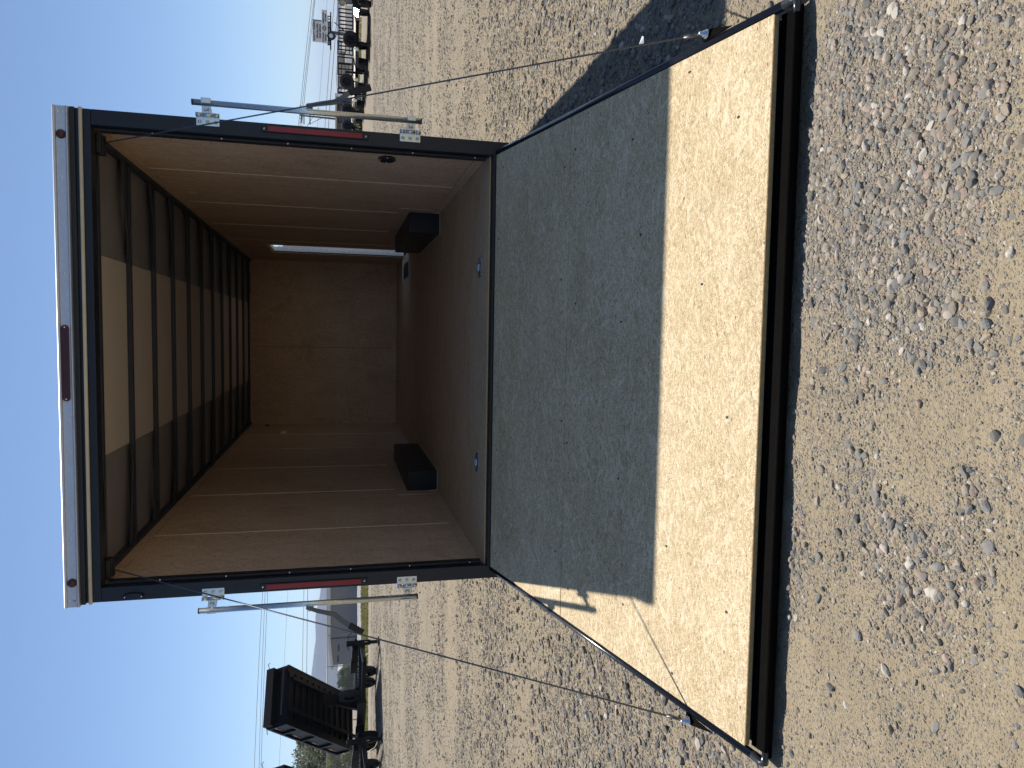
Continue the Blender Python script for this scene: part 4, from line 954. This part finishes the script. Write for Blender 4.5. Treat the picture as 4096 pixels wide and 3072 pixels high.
# ------------------------------------------------------------------ trees and bushes
MAT['bark'] = plain('bark', (.12, .09, .065), .9, var=.3, vs=12)
def tree(name, base, h, rad, nleaf, mat, label, cat, crown_lo=.25, leaf=.12, seed=1, group=None):
    r3 = np.random.default_rng(seed); base = Vector(base)
    t = thing(name, tuple(base), label, cat, group)
    m = MB(); tips = []
    m.tube([base, base+Vector((.1, 0, h*.35)), base+Vector((.0, .1, h*.7))], [h*.035, h*.025, h*.01], 8)
    for k in range(16):
        z = h*r3.uniform(crown_lo, .75); a = r3.uniform(0, 6.28); l = rad*r3.uniform(.45, .95); p0 = base+Vector((0, 0, z*.8)); p1 = base+Vector((math.cos(a)*l, math.sin(a)*l, min(h*.95, z+l*.5)))
        m.tube([p0, p0.lerp(p1, .5)+Vector((0, 0, .1)), p1], [h*.012, h*.008, h*.003], 5); tips.append(p1)
    mk('trunk', m, 'bark', t)
    nc = 46; C = []
    for k in range(nc):
        a = r3.uniform(0, 6.28); e = r3.uniform(-.7, 1.0); rr = r3.uniform(.35, 1.0)
        C.append((math.cos(a)*rad*rr*math.sqrt(max(.05, 1-e*e*.8)), math.sin(a)*rad*rr*math.sqrt(max(.05, 1-e*e*.8)), h*(crown_lo+1)/2+e*h*(1-crown_lo)/2*.92))
    C = np.array(C); R_ = r3.uniform(.12, .26, nc)*rad
    k = r3.integers(0, nc, nleaf); dv = r3.normal(size=(nleaf, 3)); dv /= np.linalg.norm(dv, axis=1)[:, None]; P = C[k]+dv*(R_[k]*r3.uniform(.3, 1.15, nleaf)**.6)[:, None]+np.array(base)
    u_ = r3.normal(size=(nleaf, 3)); u_ /= np.linalg.norm(u_, axis=1)[:, None]; v_ = np.cross(u_, r3.normal(size=(nleaf, 3))); v_ /= np.linalg.norm(v_, axis=1)[:, None]; s_ = (leaf*r3.uniform(.6, 1.4, nleaf))[:, None]
    off = np.array(base)
    V_ = np.stack([P-u_*s_, P+v_*s_*.5, P+u_*s_, P-v_*s_*.5], 1).reshape(-1, 3)-off
    o = np_mesh('crown', V_, np.arange(4*nleaf).reshape(-1, 4), mat); o.parent = t
    return t
lm = leafmat('cottonwood_leaves', [(0, (.09, .105, .065)), (.5, (.18, .20, .12)), (.85, (.27, .28, .19)), (1, (.38, .37, .28))])
lm2 = leafmat('bush_leaves', [(0, (.03, .05, .02)), (.6, (.07, .10, .035)), (1, (.14, .16, .06))])
lm3 = leafmat('yellow_leaves', [(0, (.10, .11, .03)), (.6, (.22, .21, .06)), (1, (.34, .30, .10))])
q = at(1300, 3050, 58); q2 = at(1183, 3020, 58)
tree('cottonwood_tree', (q.x, 58, -.1), q2.z+.1, 4.3, 17000, lm, 'large grey-green leafy tree behind the chain link fence and dump trailers', 'tree', .2, .13, 3)
q = at(1390, 3040, 50); tree('shrub', (q.x, 50, -.1), 2.3, 1.6, 5000, lm3, 'yellow-green bush under the large tree behind the fence', 'bush', .05, .09, 5)
q = at(1395, 2742, 56); tree('shrub', (q.x, 56, -.1), 1.55, 1.5, 5000, lm2, 'dark green bush behind the fence, before the small tan building', 'bush', .02, .08, 6)
q = at(1385, 2650, 110); tree('small_tree', (q.x-1, 112, -1.7), 3.3, 1.6, 2500, lm2, 'small green tree between the grey building and the tan building', 'tree', .2, .16, 8)
q = at(1340, 5, 120); tree('green_tree', (q.x+4.2, 120, -1.7), q.z+2.0, 4.2, 9000, lm, 'pale green treetop behind the equipment trailer at the picture edge', 'tree', .2, .22, 9)

# ------------------------------------------------------------------ utility pole and overhead wires
PY = 150.0
p0 = at(1198, 461, PY); base = at(1343, 477, PY)
UPo = thing('utility_pole', (p0.x, PY, -1.7), 'distant wooden utility pole with crossarms and braces, crossed by the lock bar', 'utility pole')
mk('pole', MB().tube([(base.x, PY, -1.7), (p0.x, PY, p0.z)], [.22, .15], 10), 'bark', UPo)
a = at(1207, 425, PY); b = at(1207, 492, PY); mk('crossarm', MB().box((b.x, PY-.25, a.z-.12), (a.x, PY-.15, a.z+.12)), 'bark', UPo)
b2 = at(1216, 498, PY); a2 = at(1216, 425, PY); mk('crossarm', MB().box((b2.x, PY-.25, a2.z-.10), (a2.x, PY-.15, a2.z+.10)), 'bark', UPo)
p3 = at(1240, 455, PY); p4 = at(1240, 500, PY); mk('crossarm', MB().box((p4.x, PY-.25, p3.z-.10), (p3.x+.8, PY-.15, p3.z+.10)), 'bark', UPo)
p5 = at(1262, 478, PY); mk('brace', MB().tube([(base.x, PY, p5.z-1.2), tuple(at(1240, 496, PY))], .05, 6).tube([tuple(at(1228, 505, PY)), tuple(at(1275, 430, PY))], .05, 6), 'bark', UPo)
m = MB()
for i_ in range(5): q = b.lerp(a, i_/4); m.lathe([(.05, 0), (.12, .1), (.06, .35), (0, .4)], (q.x, PY-.2, a.z+.121), 'z', 8)
mk('insulators', m, 'galv', UPo)
wm = plain('wire', (.10, .11, .13), .6, var=.1)
def wire(k, px0, px1, px2, px3, rad, label, Ya=125, Yb=46):
    # survey points at py 0, 350, 2380, 3072 -> smooth curve
    xs_ = np.array([-500, 0, 350, 2380, 2750, 3072, 3500]); fit = np.polyfit([0, 350, 2380, 2900], [px0, px1, px2, px3], 2)
    pts = []
    for py in np.linspace(-300, 3400, 40):
        Y = Ya+(Yb-Ya)*(py+300)/3700; pts.append(at(np.polyval(fit, py), py, Y))
    rr = [rad*max(.35, (p.y+4)/60) for p in pts]
    o = mk('overhead_wire', MB().tube(pts, rr, 5), wm); tag(o, label, 'power line', 'overhead power lines')
wire(0, 1242, 1215.4, 1045, 1027, .018, 'topmost of the three close overhead wires')
wire(1, 1253, 1220.7, 1057, 1043, .018, 'middle of the three close overhead wires')
wire(2, 1256, 1228, 1066, 1052, .018, 'lowest of the three close overhead wires')
wire(3, 1337, 1311, 1215, 1207, .018, 'upper overhead wire of the lower pair')
wire(4, 1353, 1326, 1230, 1226, .022, 'thick lower overhead wire of the lower pair')
wire(5, 1308, 1283, 1150, 1125, .009, 'thin faint overhead wire between the three and the pair')
wire(6, 1361, 1349, 1309, 1302, .016, 'lowest overhead wire, just above the trailer gates')

# ------------------------------------------------------------------ mountains and air
n = N('mountain_rock'); n.set(color=n.mix(n.noise(scale=.004, detail=6), (.09, .095, .085), (.16, .14, .12)), rough=1.0, spec=0.0)
ridge = [(-9000, 60), (-5200, 120), (-3600, 190), (-2700, 185), (-2200, 178), (-1950, 166), (-1784, 150), (-1700, 134), (-1615, 139), (-1545, 134), (-1470, 112), (-1400, 104), (-1340, 72), (-1250, 60), (-1000, 40), (-400, 30), (400, 22), (2000, 26), (4000, 40), (9000, 60)]
rx = np.linspace(-6000, 6000, 420); rzv = np.interp(rx, [a for a, b in ridge], [b for a, b in ridge])+(vnoise(rx/90, rx*0, 61)-.5)*8
prof_ = np.array([0, .12, .3, .55, .8, 1.0, .8, .3]); yo = np.array([-900, -700, -480, -280, -120, 0, 150, 500])
X_, J_ = np.meshgrid(rx, np.arange(8)); Zm = -3+rzv[None]*prof_[:, None]*(1+(vnoise(X_/140, J_*1.7, 62)-.5)*.5*(J_ != 5)*(J_ > 0)); Ym = 4000+yo[:, None]+X_*0
Vm = np.stack([X_, Ym, Zm], -1).reshape(-1, 3); ii = np.arange(X_.size).reshape(X_.shape)
o = np_mesh('mountains', Vm, np.stack([ii[:-1, :-1], ii[:-1, 1:], ii[1:, 1:], ii[1:, :-1]], -1).reshape(-1, 4), n.m, True); o['kind'] = 'structure'
hz = bpy.data.materials.new('haze'); hz.use_nodes = True; t_ = hz.node_tree; t_.nodes.clear()
ho = t_.nodes.new('ShaderNodeOutputMaterial'); hv = t_.nodes.new('ShaderNodeVolumePrincipled'); hv.inputs['Color'].default_value = (.52, .68, 1.0, 1); hv.inputs['Density'].default_value = .00012; hv.inputs['Anisotropy'].default_value = .35
t_.links.new(hv.outputs[0], ho.inputs['Volume'])
HAZE = True
if HAZE:
    o = mk('haze', MB().box((-6100, -420, -4), (6100, 9200, 230)), hz); o['kind'] = 'stuff'

import bmesh
def split_loose(o):
    b = bmesh.new(); b.from_mesh(o.data); b.verts.ensure_lookup_table(); seen = {}; isl = []
    for v in b.verts:
        if v.index in seen: continue
        st = [v]; seen[v.index] = 1; cur = []
        while st:
            q = st.pop(); cur.append(q.index)
            for e in q.link_edges:
                w = e.other_vert(q)
                if w.index not in seen: seen[w.index] = 1; st.append(w)
        isl.append(cur)
    me0 = o.data; V0 = [v.co[:] for v in me0.vertices]; b.free()
    if len(isl) < 2: return
    where = {v: k for k, c in enumerate(isl) for v in c}; fk = [[] for _ in isl]; sm = [[] for _ in isl]
    for p in me0.polygons: fk[where[p.vertices[0]]].append(tuple(p.vertices)); sm[where[p.vertices[0]]].append(p.use_smooth)
    base = o.name.split('.')[0]
    for k, c in enumerate(isl):
        ix = {v: i for i, v in enumerate(c)}; me = bpy.data.meshes.new(base); me.from_pydata([V0[v] for v in c], [], [tuple(ix[v] for v in f) for f in fk[k]])
        me.polygons.foreach_set('use_smooth', sm[k]); me.update(); me.materials.append(me0.materials[0])
        if k == 0: o.data = me; continue
        n_ = o.copy(); n_.data = me; col.objects.link(n_)
for o in list(bpy.data.objects):
    if o.type == 'MESH' and o.name.split('.')[0] in ('door_stop', 'wall_seams', 'bolts', 'screw_holes', 'stop_screws', 'screws', 'cap_rivets', 'bar_ends', 'kick_board', 'rear_frame_x', 'knuckle', 'box_surround', 'board_edge', 'safety_pin', 'roof_bow_x', 'caulk_bead'): split_loose(o)
RN = {'wall_seams': 'wall_seam', 'bolts': 'bolt', 'screw_holes': 'screw_hole', 'stop_screws': 'stop_screw', 'screws': 'screw', 'cap_rivets': 'rivet', 'bar_ends': 'end_cap', 'tail_light': 'tail_light'}
for o in list(bpy.data.objects):
    q_ = o.name.split('.')[0]
    if q_ in RN and q_ != RN[q_]: o.name = RN[q_]
for o in list(bpy.data.objects):
    for k in ('_abs', '_o'):
        if k in o: del o[k]
    if o.parent is not None and o.type == 'MESH':
        for k in ('category', 'group'):
            if k in o: del o[k]
